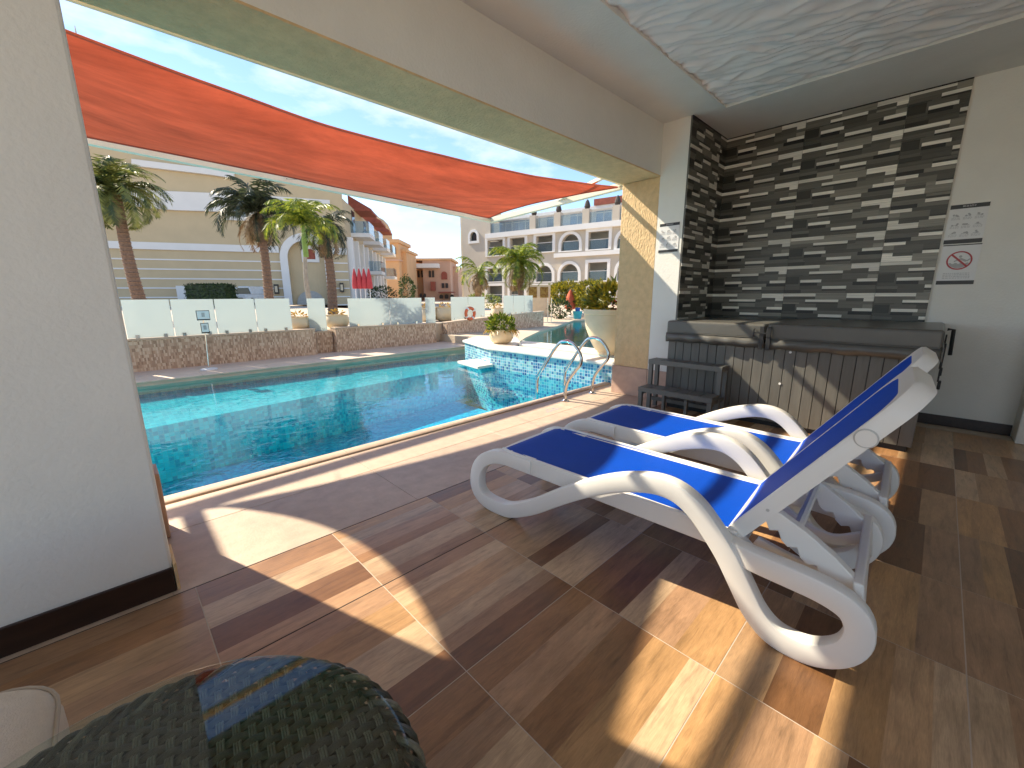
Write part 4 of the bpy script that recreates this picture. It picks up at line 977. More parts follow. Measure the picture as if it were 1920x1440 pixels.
def palm(px, base_v, top_u, top_v, dep, label, tr=.15, L=2.2, nf=34, mat='palm_green', dry=0, shaft=None, barkm='bark', droop=1.0, ground=.5, name='palm_tree', up=1.25, seed=1, spread=1.55):
    rs = random.Random(seed)
    b = atd(px, 560, dep); b.z = ground
    top = atd(top_u, top_v, dep)
    t = thing(name, b, label, 'palm tree', 'palms around the pool')
    n = 9; pts = []; rad = []
    for k in range(n):
        q = k/(n-1); p = b.lerp(top, q); p.x += .05*math.sin(q*4+seed); pts.append(p); rad.append(tr*(1.15-.4*q))
    MB().tube(pts, rad, 10).build('trunk', barkm, t, smooth=True)
    rg = MB()
    m = int((top.z-b.z)/.13)
    for k in range(1, m):
        q = k/m; p = b.lerp(top, q); p.x += .05*math.sin(q*4+seed); r = tr*(1.15-.4*q)
        rg.lathe([(r*.9, -.03), (r*1.13, .02), (r*.95, .05)], p, 9)
    if shaft is None: rg.build('leaf_scars', barkm, t)
    if shaft:
        MB().tube([top, top+Vector((0, 0, shaft*.5)), top+Vector((0, 0, shaft))], [tr*1.0, tr*1.05, tr*.45], 10).build('crownshaft', 'crownshaft', t, smooth=True)
        top = top+Vector((0, 0, shaft*.95))
    def frond(mb, th, el, l, dr):
        d = Vector((math.cos(th), math.sin(th), 0)); p = Vector(top); e = el; ns = 16; spine = []
        for k in range(ns+1):
            spine.append(p.copy()); stp = l/ns; p = p+(d*math.cos(e)+Vector((0, 0, math.sin(e))))*stp; e -= dr*(1.5+k*.12)/ns
        sd = Vector((-d.y, d.x, 0))
        for k in range(ns):
            a, b2 = spine[k], spine[k+1]; w_ = .02*(1-k/ns)+.004; mb.add([a-sd*w_, a+sd*w_, b2+sd*w_*.8, b2-sd*w_*.8], [(0, 1, 2, 3)])
        for k in range(2, ns+1):
            for sub in (0, .33, .66):
                q = (k-1+sub)/ns
                if q > 1: break
                i = min(int(q*ns), ns-1); f = q*ns-i; c = spine[i].lerp(spine[i+1], f); tg = (spine[i+1]-spine[i]).normalized()
                ll = l*.26*math.sin(math.pi*min(1, .12+q*.86))**.7*rs.uniform(.75, 1.15)
                for s in (-1, 1):
                    ld = (sd*s*rs.uniform(.75, 1)+tg*rs.uniform(.55, .9)+Vector((0, 0, rs.uniform(-.75, .15)*droop))).normalized(); w_ = .022*rs.uniform(.8, 1.4)*(l/2.2)
                    mb.add([c-tg*w_, c+tg*w_, c+ld*ll*.6+tg*w_*.7-Vector((0, 0, .03)), c+ld*ll-Vector((0, 0, ll*.22*droop))], [(0, 1, 2, 3)])
    mb = MB()
    for k in range(nf):
        th = k*2.39996+rs.uniform(-.2, .2); q = (k+.5)/nf
        frond(mb, th, up-spread*q+rs.uniform(-.3, .3), L*rs.uniform(.7, 1.1), rs.uniform(.75, 1.05)*(1.0+.3*q))
    mb.build('crown', mat, t, recalc=False)
    if dry:
        mb = MB()
        for k in range(dry): frond(mb, k*2.39996+1, rs.uniform(-1.0, -.25), L*rs.uniform(.55, .85), .7)
        mb.build('dry_fronds', 'palm_dry', t, recalc=False)
    return t
def potplant(name, c, R, H, label, leaf='leaf_lime', prof=None, n=700, size=.09, rx=None, rz=.2, neck=True, cat='planter', group=None, lift=.1):
    t = thing(name, c, label, cat, group)
    pr = prof or [(.5*R, 0), (.8*R, .12*H), (.98*R, .4*H), (1.0*R, .6*H), (.93*R, .82*H), (.88*R, .92*H), (.95*R, H), (.86*R, H), (.82*R, .92*H)]
    pb = MB().lathe(pr, c, 36).build('bowl', 'bowl', t, smooth=True)
    MB().lathe([(.8*R, .86*H), (.8*R, .9*H), (.4*R, .93*H)], c, 24).build('soil', 'soil', t)
    if n: leafcloud((c[0], c[1], c[2]+H+rz*.55+lift*.0), rx or R*.95, rx or R*.95, rz, n, size).build('foliage', leaf, t, recalc=False)
    return t

# ---- planters on the island
pp = onz(940, 643, .312)
p1 = potplant('planter_bowl', (5.62, 6.06, .3125), .245, .27, 'small cream bowl planter with lime foliage on the mosaic wall corner', n=520, size=.11, rx=.25, rz=.17)
mb = MB()
for k in range(26):
    th = U(0, 6.28); a = Vector((5.62+.22*math.cos(th), 6.06+.22*math.sin(th), .57)); d = Vector((math.cos(th), math.sin(th), 0))
    mb.add([a, a+d*.09+Vector((-d.y*.02, d.x*.02, .02)), a+d*.16+Vector((0, 0, -U(.05, .16))), a+d*.08+Vector((d.y*.02, -d.x*.02, .0))], [(0, 1, 2, 3)])
mb.build('trailing_leaves', 'leaf_orange', p1, recalc=False)
BP = (5.62, 3.55, .3455)
bigp = potplant('large_planter', BP, .42, .69, 'large cream urn planter with croton foliage beside the pool ladder', leaf='leaf_croton', n=420, size=.15, rx=.33, rz=.21,
                prof=[(.2, 0), (.2, .04), (.23, .06), (.31, .2), (.385, .4), (.415, .56), (.41, .61), (.43, .62), (.435, .69), (.38, .69), (.37, .62)])
leafcloud((BP[0]-.1, BP[1]-.2, BP[2]+.76), .12, .12, .07, 30, .07).build('flowers', 'flower_red', bigp, recalc=False)
# ---- planters along the far walls
for u, v, y, R, H, lab in ((562, 600, 9.95, .26, .3, 'cream bowl planter beside the end of the long glass run'), (632, 598, 9.95, .27, .32, 'cream bowl planter in the gap next to the narrow glass gate'), (803, 592, 10.6, .28, .4, 'cream bowl planter behind the slim glass at the steps'), (834, 590, 10.4, .34, .42, 'wider cream bowl planter past the steps gap'), (933, 578, 10.0, .22, .36, 'cream pot standing between glass panels near the bowl planter')):
    x = ony(u, v, y).x
    MB  # planters stand on the terrace
    potplant('planter_bowl', (x, y, .5), R, H, lab, n=60, size=.08, rx=R*.5, rz=.06, leaf='leaf_orange')

# ---- sign stand, life ring
ss = thing('sign_stand', (1.172, 8.8, 0.0), 'slim white floor stand with two small framed notices by the pool', 'sign stand')
MB().lathe([(.13, .004), (.12, .02), (.03, .035)], (1.172, 8.8, 0), 20).build('base', 'sign_white', ss, smooth=True)
MB().tube([(1.172, 8.8, .03), (1.2, 8.8, .64)], .011, 8).build('pole', 'steel', ss)
for (a0, a1, z0, z1, bars) in ((1.115, 1.30, .855, 1.02, ((0, .03),)), (1.15, 1.262, .635, .808, ((0, .025), (.158, .173)))):
    nb_ = MB().box(a0, a1, 8.775, 8.79, z0, z1).build('notice_board', 'sign_black', ss)
    MB().box(a0+.008, a1-.008, 8.772, 8.7745, z0+.02, z1-.01).build('notice', 'sign_white', nb_)
    MB().box((a0+a1)/2-.022, (a0+a1)/2+.022, 8.7685, 8.7715, (z0+z1)/2-.025, (z0+z1)/2+.045).build('pictogram', 'sign_grey', nb_)
MB().tube([(1.2, 8.795, .62), (1.2, 8.795, .9)], .009, 8).build('mast', 'steel', ss)
lr = thing('life_ring', (7.57, 9.47, .74), 'orange life ring hanging on the frosted glass', 'life ring')
c_ = Vector((7.57, 9.48, .74)); n_ = 32
MB().tube([(c_.x+.155*math.cos(2*math.pi*k/n_), c_.y, c_.z+.155*math.sin(2*math.pi*k/n_)) for k in range(n_)], .045, 10, closed=True).build('ring', 'ring_orange', lr, smooth=True)
for q in (.6, 2.2, 3.75, 5.3):
    a = [(c_.x+.155*math.cos(q+e), c_.y, c_.z+.155*math.sin(q+e)) for e in (-.16, 0, .16)]; MB().tube(a, .0475, 10).build('band', 'sign_white', lr, smooth=True)

# ================================================================== FAR BUILDINGS
def plane_of(u, dep, ang):
    """vertical facade through pixel column u at distance dep; ang = direction from the view axis"""
    p0 = atd(u, 555, dep); p0.z = 0; d = RT*math.sin(R_(ang))+FW*math.cos(R_(ang))
    n = Vector((d.y, -d.x, 0))
    if n.dot(EYE-p0) < 0: n = -n
    def st(uu, vv):
        r = ray(uu, vv); t = (p0-EYE).dot(n)/r.dot(n); P = EYE+r*t; return ((P-p0).dot(d), P.z)
    def f(a, z, dp=0): q = p0+d*a-n*dp; return (q.x, q.y, z)
    return st, f
def px_rect(st, u0, v0, u1, v1):
    a = [st(u, v) for u, v in ((u0, v0), (u1, v0), (u1, v1), (u0, v1))]
    return min((a[0][0]+a[3][0])/2, (a[1][0]+a[2][0])/2), max((a[0][0]+a[3][0])/2, (a[1][0]+a[2][0])/2), (a[2][1]+a[3][1])/2, (a[0][1]+a[1][1])/2
def ringframe(name, outer, inner, f, d0, d1, mat, par):
    n = len(outer); mb = MB()
    for poly, d in ((outer, d0), (outer, d1), (inner, d1), (inner, d0)): mb.v += [f(a, b, d) for a, b in poly]
    for q in range(4):
        for i in range(n): mb.f.append((q*n+i, q*n+(i+1) % n, ((q+1) % 4)*n+(i+1) % n, ((q+1) % 4)*n+i))
    return mb.build(name, mat, par)
def pr(f, x0, x1, z0, z1, d0, d1, name, mat, par, **k): return MB().prism(rectpoly(x0, x1, z0, z1), f, d0, d1).build(name, mat, par, **k)

# ---- beige building across the pool
st, f = plane_of(657, 38, 70)
bl = thing('beige_building', f(0, .5, 0), 'large beige building with white bands and an arched doorway behind the palms', 'building')
xl = st(100, 500)[0]-8; ztop = st(330, 262)[1]
ar = px_rect(st, 544, 452, 612, 590); ar = (ar[0], ar[1], .5, ar[3])
wn1 = px_rect(st, 429, 370, 470, 407)
wl = px_rect(st, 349, 536, 362, 590); wr = px_rect(st, 478, 541, 506, 590)
holes = [archpoly(*ar), rectpoly(*wn1), rectpoly(wl[0], wl[1], .52, wl[3]), rectpoly(wr[0], wr[1], 1.0, wr[3])]
holed('wall', rectpoly(xl, 0, .5, ztop), holes, f, .5, 'wall_beige', bl)
ao = px_rect(st, 529, 438, 627, 590)
ringframe('arch_surround', archpoly(ao[0], ao[1], .5, ao[3], 14), archpoly(ar[0], ar[1], .5, ar[3], 14), f, -.22, .1, 'wall_white', bl)
pr(f, ar[0]-.1, ar[1]+.1, .5, ar[3]+.1, .5, .6, 'arch_infill', 'wall_beige', bl)
nn = px_rect(st, 564, 459, 597, 491)
ringframe('niche_frame', archpoly(nn[0], nn[1], nn[2], nn[3]), archpoly(nn[0]+.3, nn[1]-.3, nn[2]+.25, nn[3]-.3), f, .35, .5, 'wall_white', bl)
MB().prism(archpoly(nn[0]+.3, nn[1]-.3, nn[2]+.25, nn[3]-.3), f, .48, .499).build('niche_pane', 'roof_red', bl)
dr = px_rect(st, 556, 545, 609, 590); MB().prism(archpoly(dr[0], dr[1], .5, dr[3]), f, .4, .499).build('door', 'door_paint', bl)
b0 = px_rect(st, 180, 457, 530, 470)
pr(f, xl, ao[0]-.02, b0[2], b0[3], -.14, -.002, 'string_course', 'wall_white', bl); pr(f, ao[1]+.02, 0, b0[2], b0[3], -.14, -.002, 'string_course', 'wall_white', bl)
for k in range(6):
    z = b0[2]-.78-k*.72
    for a, b in ((xl, ao[0]-.02), (ao[1]+.02, 0)): pr(f, a, b, z, z+.1, -.05, -.002, 'plaster_rib', 'wall_white', bl)
# white stepped parapet panel and window
mb = MB(); P = [st(u, v) for u, v in ((168, 355), (300, 359), (424, 364), (424, 398), (330, 395), (280, 391), (230, 385), (168, 380))]
mb.prism(P, f, -.25, -.002).build('white_panel', 'wall_white', bl)
ringframe('window', rectpoly(wn1[0]-.28, wn1[1]+.28, wn1[2]-.28, wn1[3]+.28), rectpoly(*wn1), f, -.18, .1, 'wall_white', bl)
pr(f, wn1[0], wn1[1], wn1[2], wn1[3], .3, .34, 'pane', 'glass_clear', bl); pr(f, wn1[0]-.2, wn1[1]+.2, wn1[2]-.2, wn1[3]+.2, .8, .9, 'curtain', 'wall_white', bl)
P = [st(u, v) for u, v in ((250, 300), (395, 318), (440, 325), (440, 336), (395, 329), (250, 312))]; MB().prism(P, f, -.3, -.002).build('cornice', 'wall_white', bl)
wp = px_rect(st, 477, 367, 640, 385); pr(f, wp[0], -1, wp[2], wp[3]-.2, -.12, -.002, 'white_panel', 'wall_white', bl)
pr(f, wl[0]-.05, wl[1]+.05, .5, wl[3]+.05, .5, .52, 'doorway', 'wall_dark', bl)
pr(f, wr[0]-.05, wr[1]+.05, .9, wr[3]+.05, .4, .44, 'pane', 'dark_glass', bl); ringframe('window', rectpoly(wr[0]-.12, wr[1]+.12, .9, wr[3]+.15), rectpoly(wr[0]+.05, wr[1]-.05, 1.05, wr[3]-.05), f, -.08, .2, 'wall_white', bl)
a_, z_ = st(343, 545); pr(f, a_-.35, a_+.45, .5, st(343, 536)[1], -.25, -.002, 'pier', 'wall_white', bl)
bx = px_rect(st, 175, 393, 212, 410); pr(f, bx[0], bx[1], bx[2], bx[3], -1.0, -.002, 'balcony', 'wall_white', bl)
for u, v in ((519, 541), (641, 538)):
    a_, z_ = st(u, v); lm = MB().prism(rectpoly(a_-.16, a_+.16, z_-.45, z_+.35), f, -.3, -.02).build('wall_lamp', 'lamp_iron', bl)
    pr(f, a_-.1, a_+.1, z_-.3, z_+.2, -.33, -.305, 'lamp_glass', 'bowl', lm)
# roof edge, end pinnacle seen above the sail
pr(f, xl, .3, ztop, ztop+.5, -.5, 9, 'roof_parapet', 'wall_white', bl)
tp_ = atd(140, 48, 34); MB().lathe([(1.0, 0), (.9, 2.5), (.35, 4.4), (.12, 6.4), (.02, 8)], (tp_.x, tp_.y, tp_.z-8), 10).build('pinnacle', 'wall_greige', bl)
# receding wing with balconies
st2, f2 = plane_of(657, 38, -9)
def seg2(u): return st2(u, 540)[0]
LW = seg2(724)
zr = st2(662, 372)[1]
wing = MB(); wing.prism(rectpoly(0, LW, .5, zr-1.0), f2, 0, 9).build('wing_wall', 'wall_beige', bl)
pr(f2, .02, LW, .5, st2(662, 455)[1], -.02, -.001, 'wing_base', 'wall_greige', bl)
for k in range(9):
    a = .4+LW*k/9.2; pr(f2, a, a+.55, .5, st2(662, 452)[1], -.45, -.022, 'wing_pilaster', 'wall_white', bl)
for k in range(4):
    a = LW*(.1+.25*k); z1 = st2(662, 415)[1]
    for lev in (0, 1):
        zz = z1-lev*3.1
        if lev and k % 2 == 0: continue
        bb = pr(f2, a, a+3.0, zz-1.6, zz-1.25, -1.7, -.002, 'balcony_slab', 'wall_white', bl)
        pr(f2, a+.05, a+2.95, zz-1.24, zz-.2, -1.66, -1.62, 'balcony_glass', 'glass_clear', bb)
        pr(f2, a+.03, a+.07, zz-1.24, zz-.2, -1.62, -.003, 'balcony_glass', 'glass_clear', bb)
        pr(f2, a+.9, a+2.1, zz-1.24, zz+.9, -.05, -.003, 'balcony_door', 'dark_glass', bb)
for k in range(3):
    a = LW*(.2+.28*k)
    mbr = MB(); q0, q1 = a, a+3.6
    mbr.add([f2(q0, zr-.9, -1.6), f2(q1, zr-.9, -1.6), f2(q1, zr+.3, .5), f2(q0, zr+.3, .5), f2(q0, zr-1.1, -1.6), f2(q1, zr-1.1, -1.6), f2(q1, zr-1.1, .5), f2(q0, zr-1.1, .5)], [(0, 1, 2, 3), (4, 7, 6, 5), (0, 4, 5, 1), (1, 5, 6, 2), (0, 3, 7, 4)])
    mbr.build('tiled_canopy', 'roof_red', bl)
# red closed parasols in a row beside the wing
for k in range(4):
    b = atd(668+k*9, 560, 24); b.z = .5
    u_ = thing('parasol', b, 'folded red parasol in the row beside the beige building', 'parasol', 'folded red parasols in a row')
    MB().tube([b, b+Vector((0, 0, 2.3))], .025, 6).build('pole', 'sign_white', u_)
    MB().lathe([(.14, 1.15), (.17, 1.3), (.13, 1.8), (.03, 2.25)], b, 10).build('canopy', 'umbrella_red', u_, smooth=True)

# ---- peach domed building and pink villa further back
def fbox(u0, u1, v0, v1, dep, thick, zb=.19):
    a = atd(u0, 555, dep); b = atd(u1, 555, dep); z1 = atd((u0+u1)/2, v0, dep).z; z0 = zb if v1 is None else atd((u0+u1)/2, v1, dep).z
    d = (b-a); d.z = 0; L_ = d.length; d.normalize(); n = Vector((-d.y, d.x, 0))
    if n.dot(FW) < 0: n = -n
    return lambda x, z, dp: tuple((a+d*x+n*dp)[:2])+(z,), L_, z0, z1
def fb(u0, u1, v0, v1, dep, thick, name, mat, par):
    g, l_, z0, z1 = fbox(u0, u1, v0, v1, dep, thick); return MB().prism(rectpoly(0, l_, z0, z1), g, 0, thick).build(name, mat, par)
def farwin(u0, u1, v0, v1, dep, par, arch=True, mat='wall_dark'):
    g, l_, z0, z1 = fbox(u0, u1, v0, v1, dep, 1); return MB().prism(archpoly(0, l_, z0, z1, 8) if arch else rectpoly(0, l_, z0, z1), g, -.12, -.005).build('window', mat, par)
dm = thing('domed_building', atd(735, 555, 78), 'peach building with a dome and arched tower windows', 'building')
fb(700, 722, 455, None, 84, 12, 'wall', 'wall_peach', dm); fb(718, 752, 452, None, 78, 8, 'tower', 'wall_peach', dm); fb(752, 766, 470, None, 80, 8, 'wall', 'wall_peach', dm)
fb(716, 754, 448, 455, 77.6, 9, 'cornice', 'wall_peach', dm); fb(751, 768, 467, 472, 79.6, 9, 'cornice', 'wall_peach', dm); fb(717, 753, 486, 489, 77.7, 8, 'cornice', 'wall_pink', dm)
dc = atd(707, 452, 86); rd = 3.0
MB().lathe([(rd, 0), (rd, 1.2), (rd*.95, 2.2), (rd*.78, 3.4), (rd*.5, 4.3), (rd*.2, 4.8), (.05, 5.4)], (dc.x, dc.y, dc.z-.3), 20).build('dome', 'wall_peach', dm, smooth=True)
for u in (719, 731, 741): farwin(u, u+6, 463, 477, 77.9, dm)
vl = thing('pink_villa', atd(800, 555, 90), 'pink stucco villa with arched windows and a pale awning roof', 'building')
fb(764, 796, 494, None, 92, 10, 'wall', 'wall_peach', vl); fb(795, 846, 487, None, 90, 10, 'wall', 'wall_pink', vl); fb(842, 860, 499, None, 94, 8, 'wall', 'wall_pink', vl)
fb(776, 824, 494, 502, 88, 3, 'awning_roof', 'wall_white', vl); fb(766, 850, 484, 488, 89.6, 11, 'parapet', 'wall_peach', vl)
for u in (785, 792, 806, 812): farwin(u, u+4, 507, 520, 89.9 if u > 794 else 91.8, vl)
farwin(829, 840, 509, 524, 89.9, vl, mat='roof_red')
for u in (829, 836, 845): farwin(u, u+5, 531, 540, 89.9 if u < 842 else 93.8, vl, arch=False)
for u in (787, 794): farwin(u, u+5, 550, 558, 89, vl)
fb(770, 780, 527, 545, 89, 2, 'oriel', 'wall_dark', vl); fb(808, 816, 528, 545, 88.6, 1.2, 'oriel', 'roof_red', vl); fb(822, 852, 547, 549, 88, 2, 'canopy', 'roof_red', vl)
for u in (824, 834, 844): farwin(u, u+7, 552, 560, 89.5, vl)

# ---- hotel with arched loggias on the right
st, f = plane_of(1164, 45, -56.6)
hb = thing('hotel_building', f(0, .19, 0), 'greige hotel with white-framed arched and square loggias and a glazed roof terrace', 'building')
def A(u, v=500): return st(u, v)[0]
aL = A(868); aR = A(1260); zc1 = st(1100, 430)[1]
ztw = st(880, 352)[1]
ops = []
for (u0, u1, v0, v1, k) in ((915, 944, 450, 479, 'r'), (957, 985, 446, 478, 'r'), (1006, 1037, 442, 472, 'r'), (1053, 1087, 439, 470, 'a'), (1104, 1142, 434, 467, 'r'), (1158, 1195, 433, 465, 'a'), (1215, 1250, 430, 462, 'r'),
                           (1006, 1036, 498, 528, 'a'), (1051, 1085, 495, 527, 'a'), (1103, 1139, 492, 526, 'r'), (1158, 1195, 488, 526, 'a'), (915, 943, 503, 528, 'r'), (957, 984, 501, 528, 'r'),
                           (915, 943, 536, 580, 'r'), (957, 984, 536, 580, 'r'), (1003, 1036, 537, 580, 'r'), (1051, 1086, 537, 582, 'r'), (1104, 1142, 537, 584, 'r')):
    x0, x1, z0, z1 = px_rect(st, u0, v0, u1, v1); ops.append((x0, x1, max(z0, .3), z1, k))
polys = [archpoly(o[0], o[1], o[2], o[3]) if o[4] == 'a' else rectpoly(*o[:4]) for o in ops]
sw = px_rect(st, 882, 435, 895, 452); swp = archpoly(*sw)
aM = A(914)
lo_, hi_ = min(aL, aR), max(aL, aR)
# the facade axis runs from the near right end to the far left end
holed('wall', rectpoly(lo_, min(aM, 1e9), .19, zc1), polys, f, .5, 'wall_greige', hb)
holed('tower_wall', rectpoly(aM+.01, hi_, .19, ztw), [swp], f, .4, 'wall_greige', hb)
MB().prism(rectpoly(hi_-.01, hi_+.25, .19, ztw), f, .0, 9).build('gable_wall', 'bowl', hb)  # sunlit end face: paler cream than the facade, sunlight put into the colour
MB().prism(rectpoly(lo_, hi_, .19, zc1-.03), f, 2.6, 3.0).build('core_wall', 'wall_room', hb)
ringframe('window', archpoly(sw[0]-.3, sw[1]+.3, sw[2]-.3, sw[3]+.3), swp, f, -.15, .1, 'wall_white', hb); MB().prism(swp, f, .25, .3).build('pane', 'dark_glass', hb)
for i, o in enumerate(ops):
    x0, x1, z0, z1, k = o; e = .32
    P = archpoly if k == 'a' else (lambda a, b, c, d: rectpoly(a, b, c, d))
    wd_ = ringframe('loggia_frame', P(x0-e, x1+e, z0-.12, z1+e), P(x0, x1, z0, z1), f, -.18, .05, 'wall_white', hb)
    MB().prism(rectpoly(x0-.1, x1+.1, z0-.15, z0), f, .02, 2.6).build('loggia_floor', 'wall_white', wd_)
    xm = x0+(x1-x0)*.48
    pr(f, x0+.12, xm+.2, z0+.02, z0+(z1-z0)*.7, 2.5, 2.58, 'glazed_door', 'dark_glass', wd_)
    pr(f, x0+(x1-x0)*.24, x0+(x1-x0)*.27, z0+.02, z0+(z1-z0)*.7, 2.46, 2.5, 'door_mullion', 'wall_white', wd_)
    pr(f, x0, x1, z0+.05, z0+1.0, .2, .23, 'balustrade_glass', 'glass_clear', wd_); pr(f, x0, x1, z0+1.0, z0+1.06, .18, .25, 'handrail', 'wall_white', wd_)
b1 = st(1100, 426); b1b = st(1100, 433)
pr(f, lo_, aM-.02, zc1-.02, zc1+.55, -.45, 3.5, 'terrace_slab', 'wall_white', hb)
z2 = st(1100, 472)[1]; pr(f, lo_, A(1040), z2-.45, z2, -.3, -.002, 'string_course', 'wall_white', hb)
# roof terrace: set-back white wall, glazing, piers, balustrade, red roof edge
zt0 = zc1+.552; ztt = st(1100, 388)[1]
pr(f, lo_, aM-.3, zt0, ztt, 3.0, 3.3, 'terrace_wall', 'wall_white', hb); pr(f, lo_, aM-.3, ztt, ztt+.35, 1.6, 6, 'terrace_roof', 'wall_white', hb); pr(f, lo_, A(1100), ztt+.36, ztt+1.0, 1.4, 4, 'roof_tiles', 'roof_red', hb)
for u in (925, 950, 975, 1015, 1060, 1110, 1155, 1200):
    a = A(u); w_ = pr(f, a-1.0, a+1.0, zt0+.1, zt0+2.3, 2.9, 2.99, 'terrace_window', 'blue_glass', hb)
    for q in (-.95, 0, .95): pr(f, a+q-.05, a+q+.05, zt0+.1, zt0+2.3, 2.84, 2.9, 'mullion', 'wall_white', w_)
    pr(f, a-1.0, a+1.0, zt0+1.5, zt0+1.6, 2.85, 2.9, 'transom', 'wall_white', w_)
us_ = [918, 1000, 1045, 1097, 1152, 1210]
for i, u in enumerate(us_):
    a = A(u); q = pr(f, a-.38, a+.38, zt0, zt0+1.5, -.3, .5, 'terrace_pier', 'wall_greige', hb); c = f(a, 0, .1)
    MB().lathe([(.2, 0), (.34, .3), (.3, .5), (.2, .8), (.05, 1.0)], (c[0], c[1], zt0+1.5), 10).build('pier_urn', 'wall_dark', q)
    if i < len(us_)-1:
        a2 = A(us_[i+1]); pr(f, min(a, a2)+.4, max(a, a2)-.4, zt0+.05, zt0+1.15, -.1, -.06, 'terrace_glass', 'glass_clear', hb)

# ================================================================== TREES, SHRUBS, SMALL FAR THINGS
palm(265, 560, 214, 362, 13.5, 'tall date palm with a slanting trunk by the off-white pillar', tr=.16, L=1.75, nf=50, mat='palm_green', droop=.6, seed=3, up=1.5)
palm(507, 558, 482, 398, 16.0, 'date palm with dark grey-green crown in front of the white-framed window', tr=.15, L=1.95, nf=30, mat='palm_dark', dry=12, seed=5, up=1.45)
palm(578, 600, 574, 482, 12.5, 'slender palm with a green crownshaft before the arched doorway', tr=.075, L=1.5, nf=18, mat='palm_bright', shaft=.9, barkm='bark_pale', seed=8, up=1.5, spread=1.0)
palm(623, 560, 608, 428, 15.0, 'palm with drooping dry fronds at the corner of the beige building', tr=.15, L=1.4, nf=22, mat='palm_dark', dry=10, seed=12)
palm(897, 575, 897, 512, 15, 'small palm with brown hanging fronds before the hotel corner', tr=.1, L=1.1, nf=10, mat='palm_bright', dry=14, seed=15, up=1.5, ground=.3)
palm(976, 570, 974, 492, 17, 'bushy bright green palm before the hotel loggias', tr=.12, L=1.55, nf=30, mat='palm_bright', dry=16, seed=19, up=1.4, ground=.3)
def shrub(name, c, rx, ry, rz, n, size, leaf, label, group=None, cat='shrub'):
    t = thing(name, (c[0], c[1], c[2]-rz), label, cat, group)
    leafcloud(c, rx, ry, rz, n, size).build('foliage', leaf, t, recalc=False)
    MB().tube([(c[0], c[1], c[2]-rz-.05), (c[0], c[1], c[2])], .04, 6).build('stem', 'bark', t)
    return t
c = atd(396, 548, 30); hd = thing('hedge', (c.x, c.y, .5), 'clipped dark green hedge beside the parked white car', 'hedge')
mb = MB(); hm = Matrix.Translation((c.x, c.y, 1.27)) @ Matrix.Rotation(math.atan2(RT.y, RT.x), 4, 'Z')
for _ in range(3600):
    q = [U(-1, 1), U(-1, 1), U(-.9, 1)]; k = random.choice([0, 1, 1, 2, 2]); q[k] = math.copysign(1+.1*noise.noise((q[0]*3, q[1]*3, q[2]*3)), q[k])
    p = hm @ Vector((q[0]*1.42, q[1]*.6, q[2]*.8)); a = Vector((U(-1, 1), U(-1, 1), U(-.5, 1))).normalized(); s_ = a.cross(Vector((U(-1, 1), U(-1, 1), U(-1, 1)))).normalized(); z_ = U(.07, .15)
    mb.add([p, p+a*z_*.5+s_*z_*.25, p+a*z_, p+a*z_*.5-s_*z_*.25], [(0, 1, 2, 3)])
mb.build('foliage', 'leaf_dark', hd, recalc=False)
MB().obox(hm, 1.38, .55, .76).build('branches', 'leaf_dark', hd)
c = atd(716, 556, 40); shrub('shrub', (c.x, c.y, 1.3), 1.4, 1, .8, 600, .25, 'leaf_dark', 'low dark shrub between the red parasols and the peach tower')
c = atd(763, 545, 70); shrub('cypress_shrub', (c.x, c.y, 2.2), 1.3, 1.3, 2.2, 800, .4, 'leaf_dark', 'dark upright shrub before the pink villa')
c = atd(1062, 545, 22); shrub('croton_bush', (c.x, c.y, 1.35), 1.0, .8, .55, 1200, .2, 'leaf_croton', 'yellow-green bush behind the folded orange parasol')
c = atd(1044, 552, 23); shrub('croton_bush', (c.x, c.y, 1.3), .6, .6, .5, 600, .2, 'leaf_lime', 'green bush beside the cream poster board')
c = atd(1050, 585, 19); shrub('shrub', (c.x, c.y, .62), .45, .5, .4, 500, .14, 'leaf_dark', 'low dark shrub at the far pool edge')
c = atd(1110, 545, 20); shrub('croton_bush', (c.x, c.y, 1.2), .9, .8, .7, 1300, .2, 'leaf_croton', 'yellow bush behind the large cream urn')
c = atd(905, 556, 24); shrub('hedge', (c.x, c.y, .95), 1.3, .6, .35, 700, .14, 'leaf_lime', 'low green hedge under the small palm', cat='hedge')
for u, v, dep, m, lab in ((1069, 560, 20, 'umbrella_orange', 'folded orange parasol at the far pool'), (1091, 560, 23, 'umbrella_white', 'folded off-white parasol at the far pool')):
    b = atd(u, 580, dep); b.z = .19; h = atd(u, 543 if m == 'umbrella_orange' else 545, dep).z-.19
    q = thing('parasol', b, lab, 'parasol'); MB().tube([b, b+Vector((0, 0, h))], .025, 6).build('pole', 'sign_white', q)
    MB().lathe([(.2, h*.3), (.26, h*.36), (.2, h*.7), (.13, h*.85), (.02, h)], b, 12).build('canopy', m, q, smooth=True); MB().lathe([(.3, 0), (.3, .08), (.05, .1)], b, 12).build('base', 'wall_white', q)
b = atd(1083, 585, 19); q = thing('plastic_tub', (b.x, b.y, .19), 'blue and turquoise plastic tub by the far pool edge', 'tub')
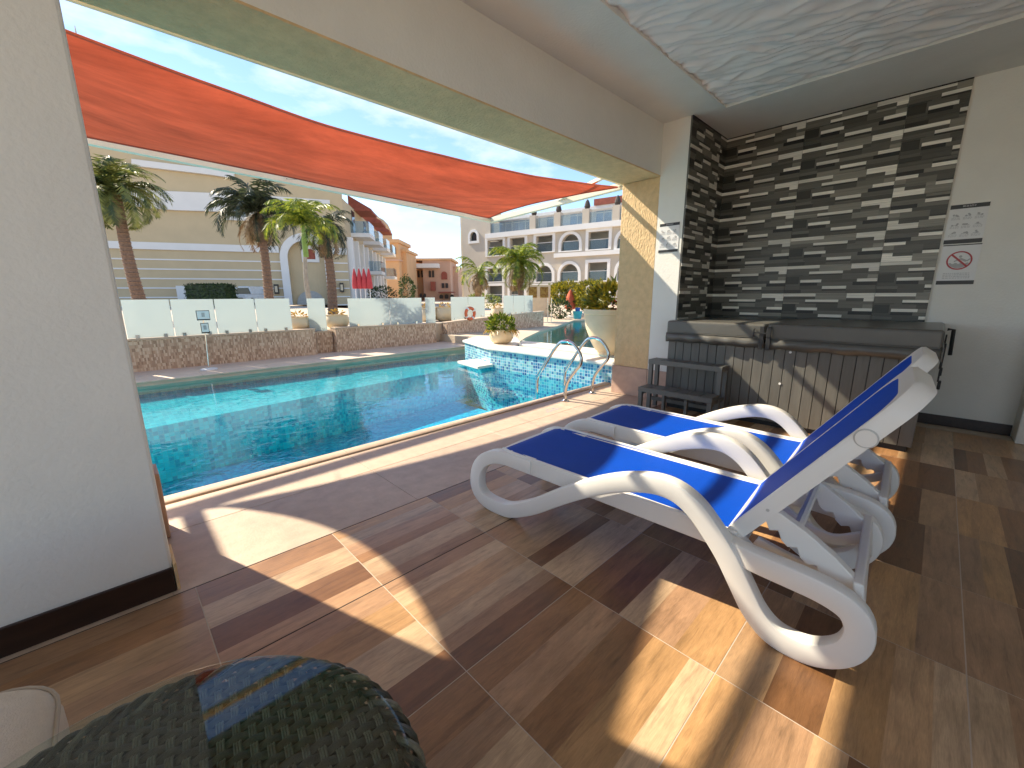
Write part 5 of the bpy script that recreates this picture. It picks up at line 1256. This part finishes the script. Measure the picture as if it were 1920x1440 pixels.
MB().lathe([(.16, 0), (.2, .2), (.22, .34), (.18, .34)], (b.x, b.y, .19), 14).build('bucket', 'plastic_cyan', q, smooth=True); MB().lathe([(.1, 0), (.12, .12), (.12, .16)], (b.x, b.y, .52), 12).build('lid', 'plastic_blue', q, smooth=True)
b = atd(1013, 560, 21); q = thing('poster_board', (b.x, b.y, .19), 'cream poster board with orange pictures by the far pool', 'board')
g, l_, z0, z1 = fbox(988, 1032, 534, None, 21, 1); MB().prism(rectpoly(0, l_, .19, z1), g, 0, .12).build('panel', 'bowl', q)
for a in (.08, .56): MB().prism(rectpoly(l_*a, l_*(a+.34), z1-.62, z1-.1), g, -.02, -.002).build('picture', 'leaf_orange', q)
for u in (1027, 1034):
    b = atd(u, 575, 16); q = thing('handrail_post', (b.x, b.y, .19), 'slim steel post at the far pool corner', 'post', 'steel posts at the far pool corner'); MB().tube([b.xy.to_3d()+Vector((0, 0, .19)), b.xy.to_3d()+Vector((0, 0, 1.15))], .018, 8).build('tube', 'steel', q)
# ---- white car by the hedge
cb = atd(444, 555, 33); car = thing('parked_car', (cb.x, cb.y, .5), 'white car parked in front of the beige building', 'car')
def cf(x, z, d): return tuple(((cb-RT*.78)+RT*x+FW*d)[:2])+(z,)
MB().prism([(0, .75), (.06, 1.3), (.12, 1.42), (1.44, 1.42), (1.5, 1.3), (1.56, .75)], cf, 0, 3.9).build('body', 'car_white', car, bevel=.06)
MB().prism([(.12, 1.42), (.3, 1.98), (.42, 2.05), (1.14, 2.05), (1.26, 1.98), (1.44, 1.42)], cf, .9, 3.3).build('cabin', 'car_white', car, bevel=.06)
MB().prism([(.2, 1.46), (.36, 1.92), (1.2, 1.92), (1.36, 1.46)], cf, .87, .895).build('windscreen', 'dark_glass', car)
MB().prism(rectpoly(.3, 1.26, .95, 1.15), cf, -.03, -.002).build('grille', 'rubber', car)
for x in (.08, 1.22): MB().prism(rectpoly(x, x+.26, 1.12, 1.26), cf, -.03, -.002).build('headlight', 'sign_white', car)
for x in (.02, 1.36):
    for d in (.7, 3.1):
        w0 = Vector(cf(x, .82, d)); w1 = Vector(cf(x+.18, .82, d)); MB().tube([w0, w1], .32, 16).build('wheel', 'rubber', car)
